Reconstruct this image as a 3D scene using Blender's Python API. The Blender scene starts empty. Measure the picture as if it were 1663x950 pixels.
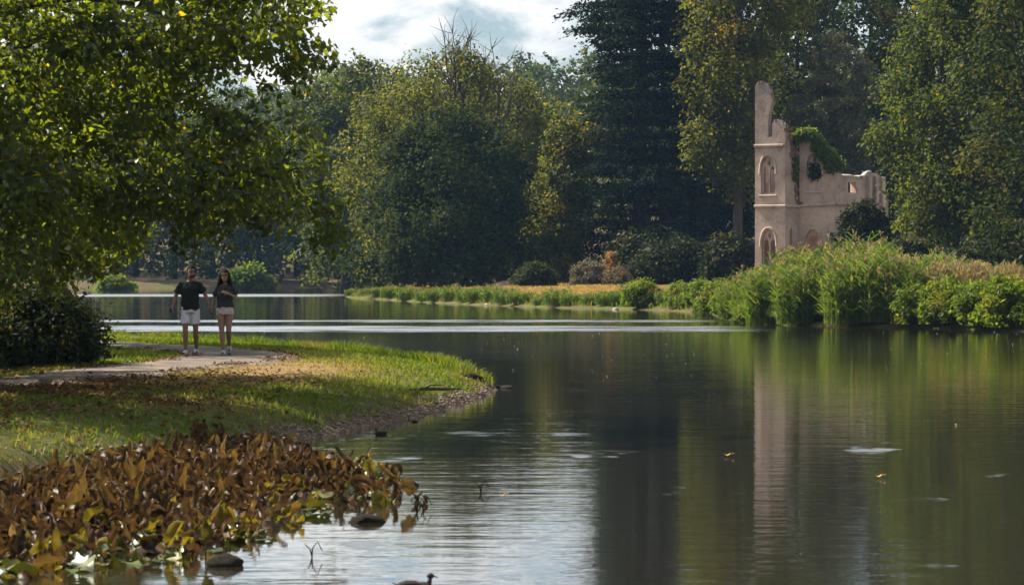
import bpy, math, random
import numpy as np
from mathutils import Vector, Matrix
from mathutils.geometry import delaunay_2d_cdt

scene = bpy.context.scene
col = scene.collection
R = math.radians
# ------------------------------------------------------------------ camera
H, F, HZ = 2.2, 4500.0, 438.0           # eye height over the water, focal length and horizon in photo pixels
cam_d = bpy.data.cameras.new('camera')
cam = bpy.data.objects.new('camera', cam_d); col.objects.link(cam)
cam_d.sensor_fit = 'HORIZONTAL'; cam_d.sensor_width = 36.0
cam_d.lens = F / 1663.0 * 36.0
cam_d.clip_start = 0.5; cam_d.clip_end = 6000.0
cam.location = (0, 0, H)
cam.rotation_euler = (R(90) - math.atan((475 - HZ) / F), 0, 0)
cam_d.dof.use_dof = True; cam_d.dof.focus_distance = 75.0; cam_d.dof.aperture_fstop = 6.3
scene.camera = cam
# ------------------------------------------------------------------ world and sun
SUN_AZ, SUN_EL = -66.0, 45.0             # degrees: left of the view direction, above the horizon
world = bpy.data.worlds.new('World'); scene.world = world; world.use_nodes = True
wn, wl = world.node_tree.nodes, world.node_tree.links
wn.clear()
w_out = wn.new('ShaderNodeOutputWorld'); w_bg = wn.new('ShaderNodeBackground')
sky = wn.new('ShaderNodeTexSky'); sky.sky_type = 'NISHITA'; sky.sun_disc = False
sky.sun_elevation = R(SUN_EL); sky.sun_rotation = R(SUN_AZ)
sky.air_density = 1.0; sky.dust_density = 0.6; sky.ozone_density = 2.0
w_tc = wn.new('ShaderNodeTexCoord')
w_map = wn.new('ShaderNodeMapping'); w_map.inputs['Scale'].default_value = (1.0, 1.0, 2.3); w_map.inputs['Location'].default_value = (0.35, 0.1, 0.30)
w_n1 = wn.new('ShaderNodeTexNoise'); w_n1.inputs['Scale'].default_value = 24.0; w_n1.inputs['Detail'].default_value = 9.0; w_n1.inputs['Roughness'].default_value = 0.52; w_n1.inputs['Distortion'].default_value = 0.25
w_r1 = wn.new('ShaderNodeValToRGB'); w_r1.color_ramp.elements[0].position = 0.44; w_r1.color_ramp.elements[1].position = 0.56
w_n2 = wn.new('ShaderNodeTexNoise'); w_n2.inputs['Scale'].default_value = 38.0; w_n2.inputs['Detail'].default_value = 7.0
w_r2 = wn.new('ShaderNodeValToRGB')
w_r2.color_ramp.elements[0].position = 0.3; w_r2.color_ramp.elements[0].color = (8.2, 8.5, 9.0, 1)
w_r2.color_ramp.elements[1].position = 0.68; w_r2.color_ramp.elements[1].color = (11.8, 11.7, 11.5, 1)
w_mix = wn.new('ShaderNodeMixRGB')
wl.new(w_tc.outputs['Generated'], w_map.inputs['Vector'])
wl.new(w_map.outputs['Vector'], w_n1.inputs['Vector']); wl.new(w_map.outputs['Vector'], w_n2.inputs['Vector'])
wl.new(w_n1.outputs['Fac'], w_r1.inputs['Fac']); wl.new(w_n2.outputs['Fac'], w_r2.inputs['Fac'])
wl.new(w_r1.outputs['Color'], w_mix.inputs['Fac']); wl.new(sky.outputs['Color'], w_mix.inputs['Color1']); wl.new(w_r2.outputs['Color'], w_mix.inputs['Color2'])
wl.new(w_mix.outputs['Color'], w_bg.inputs['Color']); w_bg.inputs['Strength'].default_value = 0.05
wl.new(w_bg.outputs['Background'], w_out.inputs['Surface'])
sun_d = bpy.data.lights.new('sun', 'SUN'); sun_d.energy = 5.0; sun_d.angle = R(0.5); sun_d.color = (1.0, 0.91, 0.76)
sun = bpy.data.objects.new('sun', sun_d); col.objects.link(sun)
to_sun = Vector((math.sin(R(SUN_AZ)) * math.cos(R(SUN_EL)), math.cos(R(SUN_AZ)) * math.cos(R(SUN_EL)), math.sin(R(SUN_EL))))
sun.rotation_euler = to_sun.to_track_quat('Z', 'Y').to_euler(); sun.location = (-60, 60, 80)
vs = scene.view_settings
vs.view_transform = 'Standard'; vs.look = 'None'; vs.gamma = 1.0; vs.use_curve_mapping = False; vs.exposure = 1.08
cy = scene.cycles
cy.max_bounces = 7; cy.diffuse_bounces = 3; cy.glossy_bounces = 3; cy.transmission_bounces = 4; cy.volume_bounces = 0; cy.transparent_max_bounces = 4
cy.caustics_reflective = False; cy.caustics_refractive = False; cy.sample_clamp_indirect = 4.0

# ------------------------------------------------------------------ helpers
def tag(o, label=None, cat=None, group=None, kind=None):
    if label: o['label'] = label
    if cat: o['category'] = cat
    if group: o['group'] = group
    if kind: o['kind'] = kind
    return o
def empty(name, loc=(0, 0, 0), rz=0.0):
    o = bpy.data.objects.new(name, None); col.objects.link(o)
    o.location = loc; o.rotation_euler = (0, 0, rz); o.empty_display_size = 0.3
    return o
def fast_mesh(name, V, faces, tint=None, smooth=False):
    """V (n,3); faces: list of int arrays (m,k); tint: (sum m,3) per-face attribute"""
    me = bpy.data.meshes.new(name)
    V = np.asarray(V, dtype=np.float32)
    faces = [np.asarray(f, dtype=np.int32) for f in faces if len(f)]
    me.vertices.add(len(V)); me.vertices.foreach_set('co', V.ravel())
    nl = sum(f.size for f in faces); npoly = sum(len(f) for f in faces)
    me.loops.add(nl); me.polygons.add(npoly)
    me.loops.foreach_set('vertex_index', np.concatenate([f.ravel() for f in faces]))
    starts = []; s = 0
    for f in faces:
        starts.append(s + np.arange(len(f)) * f.shape[1]); s += f.size
    me.polygons.foreach_set('loop_start', np.concatenate(starts).astype(np.int32))
    if smooth: me.polygons.foreach_set('use_smooth', np.ones(npoly, dtype=bool))
    me.update(calc_edges=True)
    if tint is not None:
        a = me.attributes.new('tint', 'FLOAT_VECTOR', 'FACE')
        a.data.foreach_set('vector', np.asarray(tint, dtype=np.float32).ravel())
    return me
def link(name, me, mat=None, parent=None, loc=None):
    o = bpy.data.objects.new(name, me); col.objects.link(o)
    if mat is not None and len(me.materials) == 0: me.materials.append(mat)
    if parent is not None: o.parent = parent
    if loc is not None: o.location = loc
    return o
class MB:
    """mesh builder with polygons of any size"""
    def __init__(s): s.v = []; s.f = []; s.t = []
    def add(s, V, Fc, t=(0, 0, 0)):
        b = len(s.v); s.v.extend([tuple(p) for p in V]); s.f.extend([tuple(i + b for i in f) for f in Fc]); s.t.extend([t] * len(Fc))
    def box(s, c, d, rz=0.0, t=(0, 0, 0)):
        cx, cy_, cz = c; dx, dy, dz = [k / 2 for k in d]; ca, sa = math.cos(rz), math.sin(rz)
        V = []
        for z in (-dz, dz):
            for x, y in ((-dx, -dy), (dx, -dy), (dx, dy), (-dx, dy)):
                V.append((cx + x * ca - y * sa, cy_ + x * sa + y * ca, cz + z))
        s.add(V, [(3, 2, 1, 0), (4, 5, 6, 7), (0, 1, 5, 4), (1, 2, 6, 5), (2, 3, 7, 6), (3, 0, 4, 7)], t)
    def tube(s, pts, ra, rb=None, n=8, ref=(0, 1, 0), caps=True, t=(0, 0, 0)):
        pts = [Vector(p) for p in pts]; m = len(pts)
        ra = ra if hasattr(ra, '__len__') else [ra] * m
        rb = ra if rb is None else (rb if hasattr(rb, '__len__') else [rb] * m)
        V = []; Fc = []; ref = Vector(ref)
        for i, p in enumerate(pts):
            d = (pts[min(i + 1, m - 1)] - pts[max(i - 1, 0)]).normalized()
            y = ref - d * ref.dot(d)
            if y.length < 1e-3: y = Vector((1, 0, 0)) - d * d.x
            y.normalize(); x = y.cross(d)
            for k in range(n):
                a = 2 * math.pi * k / n
                V.append(p + x * (math.cos(a) * ra[i]) + y * (math.sin(a) * rb[i]))
        for i in range(m - 1):
            for k in range(n):
                k2 = (k + 1) % n
                Fc.append((i * n + k, i * n + k2, (i + 1) * n + k2, (i + 1) * n + k))
        if caps: Fc.append(tuple(range(n - 1, -1, -1))); Fc.append(tuple((m - 1) * n + k for k in range(n)))
        s.add(V, Fc, t)
    def ell(s, c, r, nu=12, nv=8, rot=None, t=(0, 0, 0)):
        V = []; Fc = []; c = Vector(c)
        for j in range(nv + 1):
            th = math.pi * j / nv
            for i in range(nu):
                a = 2 * math.pi * i / nu
                p = Vector((r[0] * math.sin(th) * math.cos(a), r[1] * math.sin(th) * math.sin(a), -r[2] * math.cos(th)))
                V.append(c + (rot @ p if rot else p))
        for j in range(nv):
            for i in range(nu):
                i2 = (i + 1) % nu
                Fc.append((j * nu + i, j * nu + i2, (j + 1) * nu + i2, (j + 1) * nu + i))
        s.add(V, Fc, t)
    def mesh(s, name, smooth=False, tint=False):
        me = bpy.data.meshes.new(name); me.from_pydata(s.v, [], s.f); me.validate(verbose=False); me.update()
        if smooth: me.polygons.foreach_set('use_smooth', np.ones(len(me.polygons), dtype=bool))
        if tint and len(me.polygons) == len(s.t):
            a = me.attributes.new('tint', 'FLOAT_VECTOR', 'FACE'); a.data.foreach_set('vector', np.asarray(s.t, dtype=np.float32).ravel())
        return me
    def obj(s, name, mat, parent=None, smooth=False, tint=False, loc=None):
        return link(name, s.mesh(name, smooth, tint), mat, parent, loc)
def nrm(a): return a / np.maximum(np.linalg.norm(a, axis=-1, keepdims=True), 1e-9)
def wx(px, D): return (px - 831.5) / F * D
def wz(py, D): return H - (py - HZ) / F * D

# ------------------------------------------------------------------ materials
def newmat(name):
    m = bpy.data.materials.new(name); m.use_nodes = True
    n = m.node_tree.nodes; l = m.node_tree.links; n.clear()
    out = n.new('ShaderNodeOutputMaterial')
    return m, n, l, out
def ramp(n, l, fac, stops):
    r = n.new('ShaderNodeValToRGB'); e = r.color_ramp.elements
    e[0].position, e[0].color = stops[0][0], (*stops[0][1], 1)
    e[1].position, e[1].color = stops[-1][0], (*stops[-1][1], 1)
    for p, c in stops[1:-1]:
        x = e.new(p); x.color = (*c, 1)
    l.new(fac, r.inputs['Fac']); return r.outputs['Color']
def noise(n, l, vec, scale, detail=4.0, rough=0.55):
    t = n.new('ShaderNodeTexNoise'); t.inputs['Scale'].default_value = scale; t.inputs['Detail'].default_value = detail; t.inputs['Roughness'].default_value = rough
    if vec is not None: l.new(vec, t.inputs['Vector'])
    return t.outputs['Fac']
def math_(n, l, op, a, b=None, c=None, clamp=False):
    m = n.new('ShaderNodeMath'); m.operation = op; m.use_clamp = clamp
    for i, v in enumerate((a, b, c)):
        if v is None: continue
        if isinstance(v, (int, float)): m.inputs[i].default_value = v
        else: l.new(v, m.inputs[i])
    return m.outputs[0]
def mixc(n, l, fac, a, b):
    m = n.new('ShaderNodeMixRGB')
    for i, v in enumerate((fac, a, b)):
        if isinstance(v, (int, float)): m.inputs[i].default_value = v
        elif isinstance(v, tuple): m.inputs[i].default_value = (*v, 1)
        else: l.new(v, m.inputs[i])
    return m.outputs[0]
def leaf_mat(name, dark, light, autumn, trans=0.45, gloss=0.08, rough=0.4, tgain=1.6, tcol=(1.25, 1.1, 0.35)):
    """tint.x = leaf to leaf variation, tint.y = how far the leaf has turned"""
    m, n, l, out = newmat(name)
    a = n.new('ShaderNodeAttribute'); a.attribute_name = 'tint'
    s = n.new('ShaderNodeSeparateXYZ'); l.new(a.outputs['Vector'], s.inputs[0])
    c = mixc(n, l, s.outputs[0], dark, light)
    c = mixc(n, l, s.outputs[1], c, autumn)
    d = n.new('ShaderNodeBsdfDiffuse'); l.new(c, d.inputs['Color'])
    tr = n.new('ShaderNodeBsdfTranslucent')
    g = n.new('ShaderNodeMixRGB'); g.blend_type = 'MULTIPLY'; g.inputs[0].default_value = 1.0; l.new(c, g.inputs[1]); g.inputs[2].default_value = (tcol[0] * tgain, tcol[1] * tgain, tcol[2] * tgain, 1)
    l.new(g.outputs[0], tr.inputs['Color'])
    m1 = n.new('ShaderNodeMixShader'); m1.inputs[0].default_value = trans; l.new(d.outputs[0], m1.inputs[1]); l.new(tr.outputs[0], m1.inputs[2])
    gl = n.new('ShaderNodeBsdfGlossy'); gl.inputs['Roughness'].default_value = rough; gl.inputs['Color'].default_value = (0.9, 0.95, 1.0, 1)
    lw = n.new('ShaderNodeLayerWeight'); lw.inputs['Blend'].default_value = 0.25
    gf = math_(n, l, 'MULTIPLY_ADD', lw.outputs['Fresnel'], gloss * 0.9, gloss * 0.12)
    m2 = n.new('ShaderNodeMixShader'); l.new(gf, m2.inputs[0]); l.new(m1.outputs[0], m2.inputs[1]); l.new(gl.outputs[0], m2.inputs[2])
    l.new(m2.outputs[0], out.inputs['Surface'])
    return m
def simple_mat(name, c1, c2, scale=6.0, rough=0.7, bump=0.0, detail=5.0, spec=0.3, bscale=None, stretch=None):
    m, n, l, out = newmat(name)
    tc = n.new('ShaderNodeTexCoord'); vec = tc.outputs['Object']
    if stretch:
        mp = n.new('ShaderNodeMapping'); mp.inputs['Scale'].default_value = stretch; l.new(vec, mp.inputs['Vector']); vec = mp.outputs['Vector']
    f = noise(n, l, vec, scale, detail)
    c = ramp(n, l, f, [(0.32, c1), (0.68, c2)])
    p = n.new('ShaderNodeBsdfPrincipled'); l.new(c, p.inputs['Base Color']); p.inputs['Roughness'].default_value = rough; p.inputs['Specular IOR Level'].default_value = spec
    if bump:
        b = n.new('ShaderNodeBump'); b.inputs['Strength'].default_value = bump; b.inputs['Distance'].default_value = 0.05
        l.new(noise(n, l, vec, bscale or scale * 4, 6.0), b.inputs['Height']); l.new(b.outputs[0], p.inputs['Normal'])
    l.new(p.outputs[0], out.inputs['Surface'])
    return m
M = {}
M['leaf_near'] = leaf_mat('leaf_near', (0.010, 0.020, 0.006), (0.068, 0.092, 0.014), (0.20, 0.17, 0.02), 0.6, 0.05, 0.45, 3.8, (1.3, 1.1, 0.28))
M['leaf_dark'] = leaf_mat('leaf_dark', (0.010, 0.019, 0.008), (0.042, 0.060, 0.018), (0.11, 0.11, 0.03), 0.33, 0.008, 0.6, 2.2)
M['leaf_mid'] = leaf_mat('leaf_mid', (0.019, 0.033, 0.011), (0.064, 0.084, 0.022), (0.20, 0.15, 0.03), 0.5, 0.012, 0.55, 2.5)
M['leaf_olive'] = leaf_mat('leaf_olive', (0.032, 0.044, 0.013), (0.085, 0.098, 0.024), (0.2, 0.15, 0.03), 0.5, 0.012, 0.55, 2.5)
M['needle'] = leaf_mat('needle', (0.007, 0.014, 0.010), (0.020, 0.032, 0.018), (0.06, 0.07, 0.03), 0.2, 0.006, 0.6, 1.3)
M['pine'] = leaf_mat('pine', (0.06, 0.07, 0.048), (0.15, 0.155, 0.10), (0.16, 0.13, 0.06), 0.25, 0.04, 0.5, 1.3)
M['far_leaf'] = leaf_mat('far_leaf', (0.03, 0.05, 0.018), (0.07, 0.095, 0.03), (0.15, 0.12, 0.03), 0.4, 0.03, 0.5, 1.6)
M['shrub'] = leaf_mat('shrub', (0.011, 0.018, 0.009), (0.028, 0.04, 0.015), (0.10, 0.09, 0.03), 0.3, 0.012, 0.6, 1.6)
M['grey_shrub'] = leaf_mat('grey_shrub', (0.08, 0.075, 0.06), (0.17, 0.155, 0.12), (0.3, 0.16, 0.08), 0.3, 0.02, 0.6, 1.2)
M['rust_shrub'] = leaf_mat('rust_shrub', (0.16, 0.085, 0.05), (0.32, 0.19, 0.11), (0.5, 0.32, 0.12), 0.4, 0.02, 0.6, 1.2)
M['reed'] = leaf_mat('reed', (0.035, 0.068, 0.02), (0.11, 0.155, 0.035), (0.24, 0.21, 0.07), 0.48, 0.03, 0.5, 2.0, (1.0, 1.12, .3))
M['plume'] = leaf_mat('plume', (0.22, 0.17, 0.12), (0.38, 0.31, 0.22), (0.4, 0.3, 0.2), 0.4, 0.02, 0.7, 1.1)
M['herb'] = leaf_mat('herb', (0.05, 0.08, 0.014), (0.13, 0.16, 0.022), (0.22, 0.18, 0.03), 0.5, 0.015, 0.55, 2.1, (1.0, 1.12, .3))
M['ivy'] = leaf_mat('ivy', (0.04, 0.075, 0.012), (0.10, 0.15, 0.02), (0.16, 0.16, 0.02), 0.5, 0.04, 0.45, 2.6)
M['grass'] = leaf_mat('grass', (0.055, 0.095, 0.012), (0.13, 0.18, 0.02), (0.29, 0.20, 0.11), 0.4, 0.02, 0.5, 1.8, (1.12, 1.12, .3))
M['litter'] = leaf_mat('litter', (0.07, 0.038, 0.02), (0.19, 0.105, 0.05), (0.3, 0.2, 0.08), 0.2, 0.015, 0.5, 1.2)
M['lily_brown'] = leaf_mat('lily_brown', (0.014, 0.011, 0.008), (0.105, 0.058, 0.028), (0.27, 0.17, 0.04), 0.28, 0.035, 0.5, 1.3, (1.0, .9, .6))
M['lily_yellow'] = leaf_mat('lily_yellow', (0.06, 0.058, 0.014), (0.19, 0.15, 0.026), (0.07, 0.10, 0.02), 0.4, 0.03, 0.4, 1.3)
M['lily_pad'] = leaf_mat('lily_pad', (0.03, 0.05, 0.016), (0.07, 0.10, 0.024), (0.20, 0.17, 0.03), 0.15, 0.09, 0.4, 1.2)
M['bark'] = simple_mat('bark', (0.035, 0.028, 0.022), (0.085, 0.068, 0.05), 3.0, 0.9, 0.6, stretch=(3, 3, 0.6))
M['dead_wood'] = simple_mat('dead_wood', (0.07, 0.05, 0.04), (0.16, 0.12, 0.095), 3.0, 0.9, 0.4, stretch=(2, 2, 0.5))
M['stone'] = simple_mat('stone', (0.012, 0.011, 0.008), (0.055, 0.046, 0.03), 4.0, 0.85, 1.0, detail=9, spec=.15)
M['pale_stone'] = simple_mat('pale_stone', (0.32, 0.29, 0.25), (0.6, 0.57, 0.52), 3.0, 0.8, 0.4)
M['pebble'] = simple_mat('pebble', (0.12, 0.085, 0.06), (0.36, 0.28, 0.21), 7.0, 0.7, 0.3)
M['path'] = simple_mat('path', (0.065, 0.05, 0.038), (0.25, 0.205, 0.165), 1.3, 0.95, 0.8, detail=12.0, bscale=30)

def plaster():
    m, n, l, out = newmat('ruin_plaster')
    tc = n.new('ShaderNodeTexCoord'); o = tc.outputs['Object']
    base = ramp(n, l, noise(n, l, o, 0.55, 8.0, 0.6), [(0.28, (0.33, 0.25, 0.21)), (0.5, (0.50, 0.395, 0.33)), (0.75, (0.62, 0.51, 0.44))])
    mp = n.new('ShaderNodeMapping'); mp.inputs['Scale'].default_value = (1.1, 1.1, 0.22); l.new(o, mp.inputs['Vector'])
    st = noise(n, l, mp.outputs['Vector'], 1.7, 6.0, 0.65)
    sf = ramp(n, l, st, [(0.54, (0, 0, 0)), (0.8, (0.55, 0.55, 0.55))])
    c = mixc(n, l, sf, base, (0.15, 0.125, 0.11))
    patch = ramp(n, l, noise(n, l, o, 0.8, 9.0, 0.7), [(0.56, (0, 0, 0)), (0.63, (0.45, 0.45, 0.45))])
    c = mixc(n, l, patch, c, (0.22, 0.14, 0.105))
    moss = ramp(n, l, noise(n, l, o, 2.6, 9.0, 0.75), [(0.55, (0, 0, 0)), (0.70, (0.4, 0.4, 0.4))])
    c = mixc(n, l, moss, c, (0.12, 0.105, 0.075))
    sep = n.new('ShaderNodeSeparateXYZ'); l.new(o, sep.inputs[0])
    up = math_(n, l, 'MULTIPLY_ADD', sep.outputs[2], 0.16, -1.05, True)
    up = math_(n, l, 'MULTIPLY', up, noise(n, l, o, 1.3, 6.0), None, True)
    c = mixc(n, l, up, c, (0.13, 0.115, 0.11))
    p = n.new('ShaderNodeBsdfPrincipled'); l.new(c, p.inputs['Base Color']); p.inputs['Roughness'].default_value = 0.92; p.inputs['Specular IOR Level'].default_value = 0.15
    b = n.new('ShaderNodeBump'); b.inputs['Strength'].default_value = 0.5; b.inputs['Distance'].default_value = 0.08
    l.new(noise(n, l, o, 5.0, 8.0, 0.65), b.inputs['Height']); l.new(b.outputs[0], p.inputs['Normal'])
    l.new(p.outputs[0], out.inputs['Surface'])
    return m
M['plaster'] = plaster()
M['brick'] = simple_mat('ruin_brick', (0.10, 0.065, 0.055), (0.26, 0.16, 0.125), 3.5, 0.95, 0.6)

def ground_mat():
    m, n, l, out = newmat('ground')
    g = n.new('ShaderNodeNewGeometry'); o = g.outputs['Position']
    green = ramp(n, l, noise(n, l, o, 1.6, 7.0), [(0.3, (0.045, 0.065, 0.014)), (0.7, (0.11, 0.12, 0.03))])
    dry = ramp(n, l, noise(n, l, o, 2.3, 8.0, 0.65), [(0.3, (0.16, 0.11, 0.06)), (0.7, (0.31, 0.22, 0.125))])
    soil = ramp(n, l, noise(n, l, o, 3.5, 8.0, 0.65), [(0.3, (0.06, 0.04, 0.026)), (0.7, (0.17, 0.115, 0.075))])
    a = n.new('ShaderNodeAttribute'); a.attribute_name = 'ground'
    s = n.new('ShaderNodeSeparateXYZ'); l.new(a.outputs['Vector'], s.inputs[0])
    nz = noise(n, l, o, 1.1, 6.0)
    f1 = math_(n, l, 'ADD', s.outputs[0], math_(n, l, 'MULTIPLY_ADD', nz, 1.2, -0.6), None, True)
    c = mixc(n, l, f1, green, dry)
    f2 = math_(n, l, 'ADD', s.outputs[1], math_(n, l, 'MULTIPLY_ADD', nz, 0.9, -0.45), None, True)
    c = mixc(n, l, f2, c, soil)
    p = n.new('ShaderNodeBsdfPrincipled'); l.new(c, p.inputs['Base Color']); p.inputs['Roughness'].default_value = 0.95; p.inputs['Specular IOR Level'].default_value = 0.1
    b = n.new('ShaderNodeBump'); b.inputs['Strength'].default_value = 0.7; b.inputs['Distance'].default_value = 0.06
    l.new(noise(n, l, o, 9.0, 8.0, 0.7), b.inputs['Height']); l.new(b.outputs[0], p.inputs['Normal'])
    l.new(p.outputs[0], out.inputs['Surface'])
    return m
M['ground'] = ground_mat()

def water_mat():
    m, n, l, out = newmat('lake_water')
    g = n.new('ShaderNodeNewGeometry'); o = g.outputs['Position']
    s = n.new('ShaderNodeSeparateXYZ'); l.new(o, s.inputs[0]); X, Y = s.outputs[0], s.outputs[1]
    # wind lanes: belts of ruffled water lying across the lake
    mp = n.new('ShaderNodeMapping'); mp.inputs['Scale'].default_value = (0.16, 0.30, 1); l.new(o, mp.inputs['Vector'])
    wob = math_(n, l, 'MULTIPLY_ADD', noise(n, l, mp.outputs['Vector'], 1.0, 8.0, .68), 8.0, -4.0)
    Yw = math_(n, l, 'ADD', Y, wob)
    def belt(y0, y1, soft):
        a = math_(n, l, 'DIVIDE', math_(n, l, 'SUBTRACT', Yw, y0), soft, None, True)
        b = math_(n, l, 'DIVIDE', math_(n, l, 'SUBTRACT', y1, Yw), soft, None, True)
        return math_(n, l, 'MULTIPLY', a, b)
    right_end = math_(n, l, 'DIVIDE', math_(n, l, 'SUBTRACT', 10.2, X), 3.0, None, True)
    left_only = math_(n, l, 'DIVIDE', math_(n, l, 'SUBTRACT', -12.0, X), 4.0, None, True)
    mp3 = n.new('ShaderNodeMapping'); mp3.inputs['Scale'].default_value = (0.22, 0.55, 1); l.new(o, mp3.inputs['Vector'])
    brk = ramp(n, l, noise(n, l, mp3.outputs['Vector'], 1.0, 6.0, .65), [(0.34, (.25, .25, .25)), (0.52, (1, 1, 1))])
    right_end = math_(n, l, 'MULTIPLY', right_end, brk)
    lane = math_(n, l, 'MULTIPLY', math_(n, l, 'MAXIMUM', belt(96.5, 110.5, 3.2), belt(115.0, 122.5, 2.2)), right_end)
    lane = math_(n, l, 'MAXIMUM', lane, math_(n, l, 'MULTIPLY', belt(224.0, 252.0, 4.0), left_only))
    faint = math_(n, l, 'MULTIPLY', math_(n, l, 'MAXIMUM', belt(62.0, 97.0, 12.0), belt(158.0, 170.0, 4.0)), 0.16)
    # small cat's-paws nearer by
    mp2 = n.new('ShaderNodeMapping'); mp2.inputs['Scale'].default_value = (0.55, 0.42, 1); l.new(o, mp2.inputs['Vector'])
    paw = ramp(n, l, noise(n, l, mp2.outputs['Vector'], 1.0, 6.0, 0.6), [(0.61, (0, 0, 0)), (0.66, (1, 1, 1))])
    pz = math_(n, l, 'MULTIPLY', paw, belt(16.0, 40.0, 6.0)); pz = math_(n, l, 'MULTIPLY', pz, 0.95)
    ruff = math_(n, l, 'MAXIMUM', math_(n, l, 'MAXIMUM', lane, faint), pz)
    rough = math_(n, l, 'MULTIPLY_ADD', ruff, 0.22, 0.035)
    # ripples
    def waves(sx, sy, scale, det):
        q = n.new('ShaderNodeMapping'); q.inputs['Scale'].default_value = (sx, sy, 1); l.new(o, q.inputs['Vector'])
        return noise(n, l, q.outputs['Vector'], scale, det)
    h = math_(n, l, 'ADD', math_(n, l, 'MULTIPLY', waves(0.35, 1.0, 2.2, 3.0), 0.010), math_(n, l, 'MULTIPLY', waves(0.5, 1.0, 9.0, 2.0), 0.0022))
    b = n.new('ShaderNodeBump'); b.inputs['Strength'].default_value = 1.0; b.inputs['Distance'].default_value = 1.0
    l.new(h, b.inputs['Height'])
    calm = noise(n, l, mp2.outputs['Vector'], 0.6, 4.0)
    l.new(math_(n, l, 'MULTIPLY_ADD', calm, 0.9, 0.1, True), b.inputs['Strength'])
    d = n.new('ShaderNodeBsdfDiffuse'); d.inputs['Color'].default_value = (0.026, 0.022, 0.013, 1)
    p = n.new('ShaderNodeBsdfGlossy'); p.distribution = 'MULTI_GGX'; p.inputs['Color'].default_value = (0.97, 0.97, 0.96, 1)
    l.new(rough, p.inputs['Roughness']); l.new(b.outputs[0], p.inputs['Normal'])
    fr = n.new('ShaderNodeFresnel'); fr.inputs['IOR'].default_value = 1.333; l.new(b.outputs[0], fr.inputs['Normal'])
    mx_ = n.new('ShaderNodeMixShader'); l.new(math_(n, l, 'POWER', fr.outputs[0], 0.5), mx_.inputs[0]); l.new(d.outputs[0], mx_.inputs[1]); l.new(p.outputs[0], mx_.inputs[2])
    l.new(mx_.outputs[0], out.inputs['Surface'])
    return m
M['water'] = water_mat()
def cloth(name, c1, c2, rough=0.9, scale=25):
    return simple_mat(name, c1, c2, scale, rough, 0.25, spec=0.1)
M['skin_m'] = simple_mat('skin_tan', (0.17, 0.085, 0.055), (0.22, 0.115, 0.075), 9, 0.5, spec=0.4)
M['skin_f'] = simple_mat('skin_olive', (0.20, 0.105, 0.07), (0.26, 0.14, 0.095), 9, 0.5, spec=0.4)
M['hair'] = simple_mat('hair_dark', (0.006, 0.005, 0.004), (0.016, 0.011, 0.009), 30, 0.8, 0.5, spec=.15, stretch=(6, 6, 1))
M['shirt_m'] = cloth('shirt_dark', (0.011, 0.014, 0.012), (0.019, 0.023, 0.020))
M['shirt_f'] = cloth('shirt_charcoal', (0.026, 0.027, 0.031), (0.042, 0.042, 0.048))
M['print'] = cloth('shirt_print', (0.10, 0.05, 0.04), (0.16, 0.085, 0.07))
M['short_m'] = cloth('shorts_white', (0.48, 0.47, 0.55), (0.6, 0.59, 0.66))
M['short_f'] = cloth('shorts_pale', (0.36, 0.29, 0.29), (0.55, 0.47, 0.47))
M['shoe'] = simple_mat('shoe_grey', (0.30, 0.30, 0.32), (0.5, 0.5, 0.52), 12, 0.7)
M['sole'] = simple_mat('sole_dark', (0.03, 0.03, 0.03), (0.07, 0.07, 0.07), 12, 0.7)
M['black'] = simple_mat('black_gloss', (0.006, 0.006, 0.007), (0.012, 0.012, 0.013), 12, 0.2, spec=0.6)
M['feather'] = simple_mat('feather_brown', (0.018, 0.013, 0.010), (0.06, 0.042, 0.030), 40, 0.75, 0.5)
M['feather_head'] = simple_mat('feather_black', (0.008, 0.008, 0.009), (0.02, 0.02, 0.02), 40, 0.5)
M['bill'] = simple_mat('bill', (0.10, 0.075, 0.05), (0.16, 0.12, 0.08), 20, 0.4)
M['white'] = simple_mat('weathered_white', (0.55, 0.53, 0.56), (0.75, 0.74, 0.76), 5, 0.7)
M['speck'] = simple_mat('fluff', (0.3, 0.28, 0.24), (0.5, 0.48, 0.44), 5, 0.9)
M['gold_leaf'] = simple_mat('gold_leaf', (0.5, 0.25, 0.03), (0.65, 0.40, 0.08), 20, 0.6)

# ------------------------------------------------------------------ land and water
PEN = [(-60, 12), (-30, 22), (-18, 25.5), (-10, 27.2), (-6, 29.6), (-4, 32.2), (-2.9, 35), (-2.35, 37.2), (-1.85, 39.4), (-1.5, 41.2), (-1.2, 43.2), (-0.85, 45.6), (-0.5, 48),
       (-0.28, 50.5), (-0.38, 52.4), (-0.75, 54.4), (-1.35, 57.2), (-2.2, 60.2), (-3.3, 63.6), (-5.0, 67.6), (-7.6, 73), (-10.8, 78.5), (-16, 84), (-26, 90), (-60, 104)]
FAR = [(-400, 190), (-200, 262), (-110, 298), (-75, 306), (-48, 312), (-32, 326), (-22, 342), (-14, 332), (-10, 290), (-8.5, 252), (-11.5, 234), (-13.6, 225), (-12.6, 214), (-9.5, 202), (-5.3, 183), (-2.4, 172), (0.2, 165),
       (3.2, 158), (5.8, 154.5), (8.2, 148), (9.9, 140), (9.6, 128), (9.3, 119), (10.4, 111), (12.4, 107.5), (15.1, 105), (17.2, 101), (18.6, 97), (24, 92), (40, 84), (90, 66), (400, 30), (3000, 30), (3000, 3000), (-3000, 3000), (-3000, 190)]
NEAR = [(-40, -3), (-12, 2.5), (-3, 4.6), (4, 4.4), (14, 2), (40, -3), (60, -400), (-60, -400)]
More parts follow.
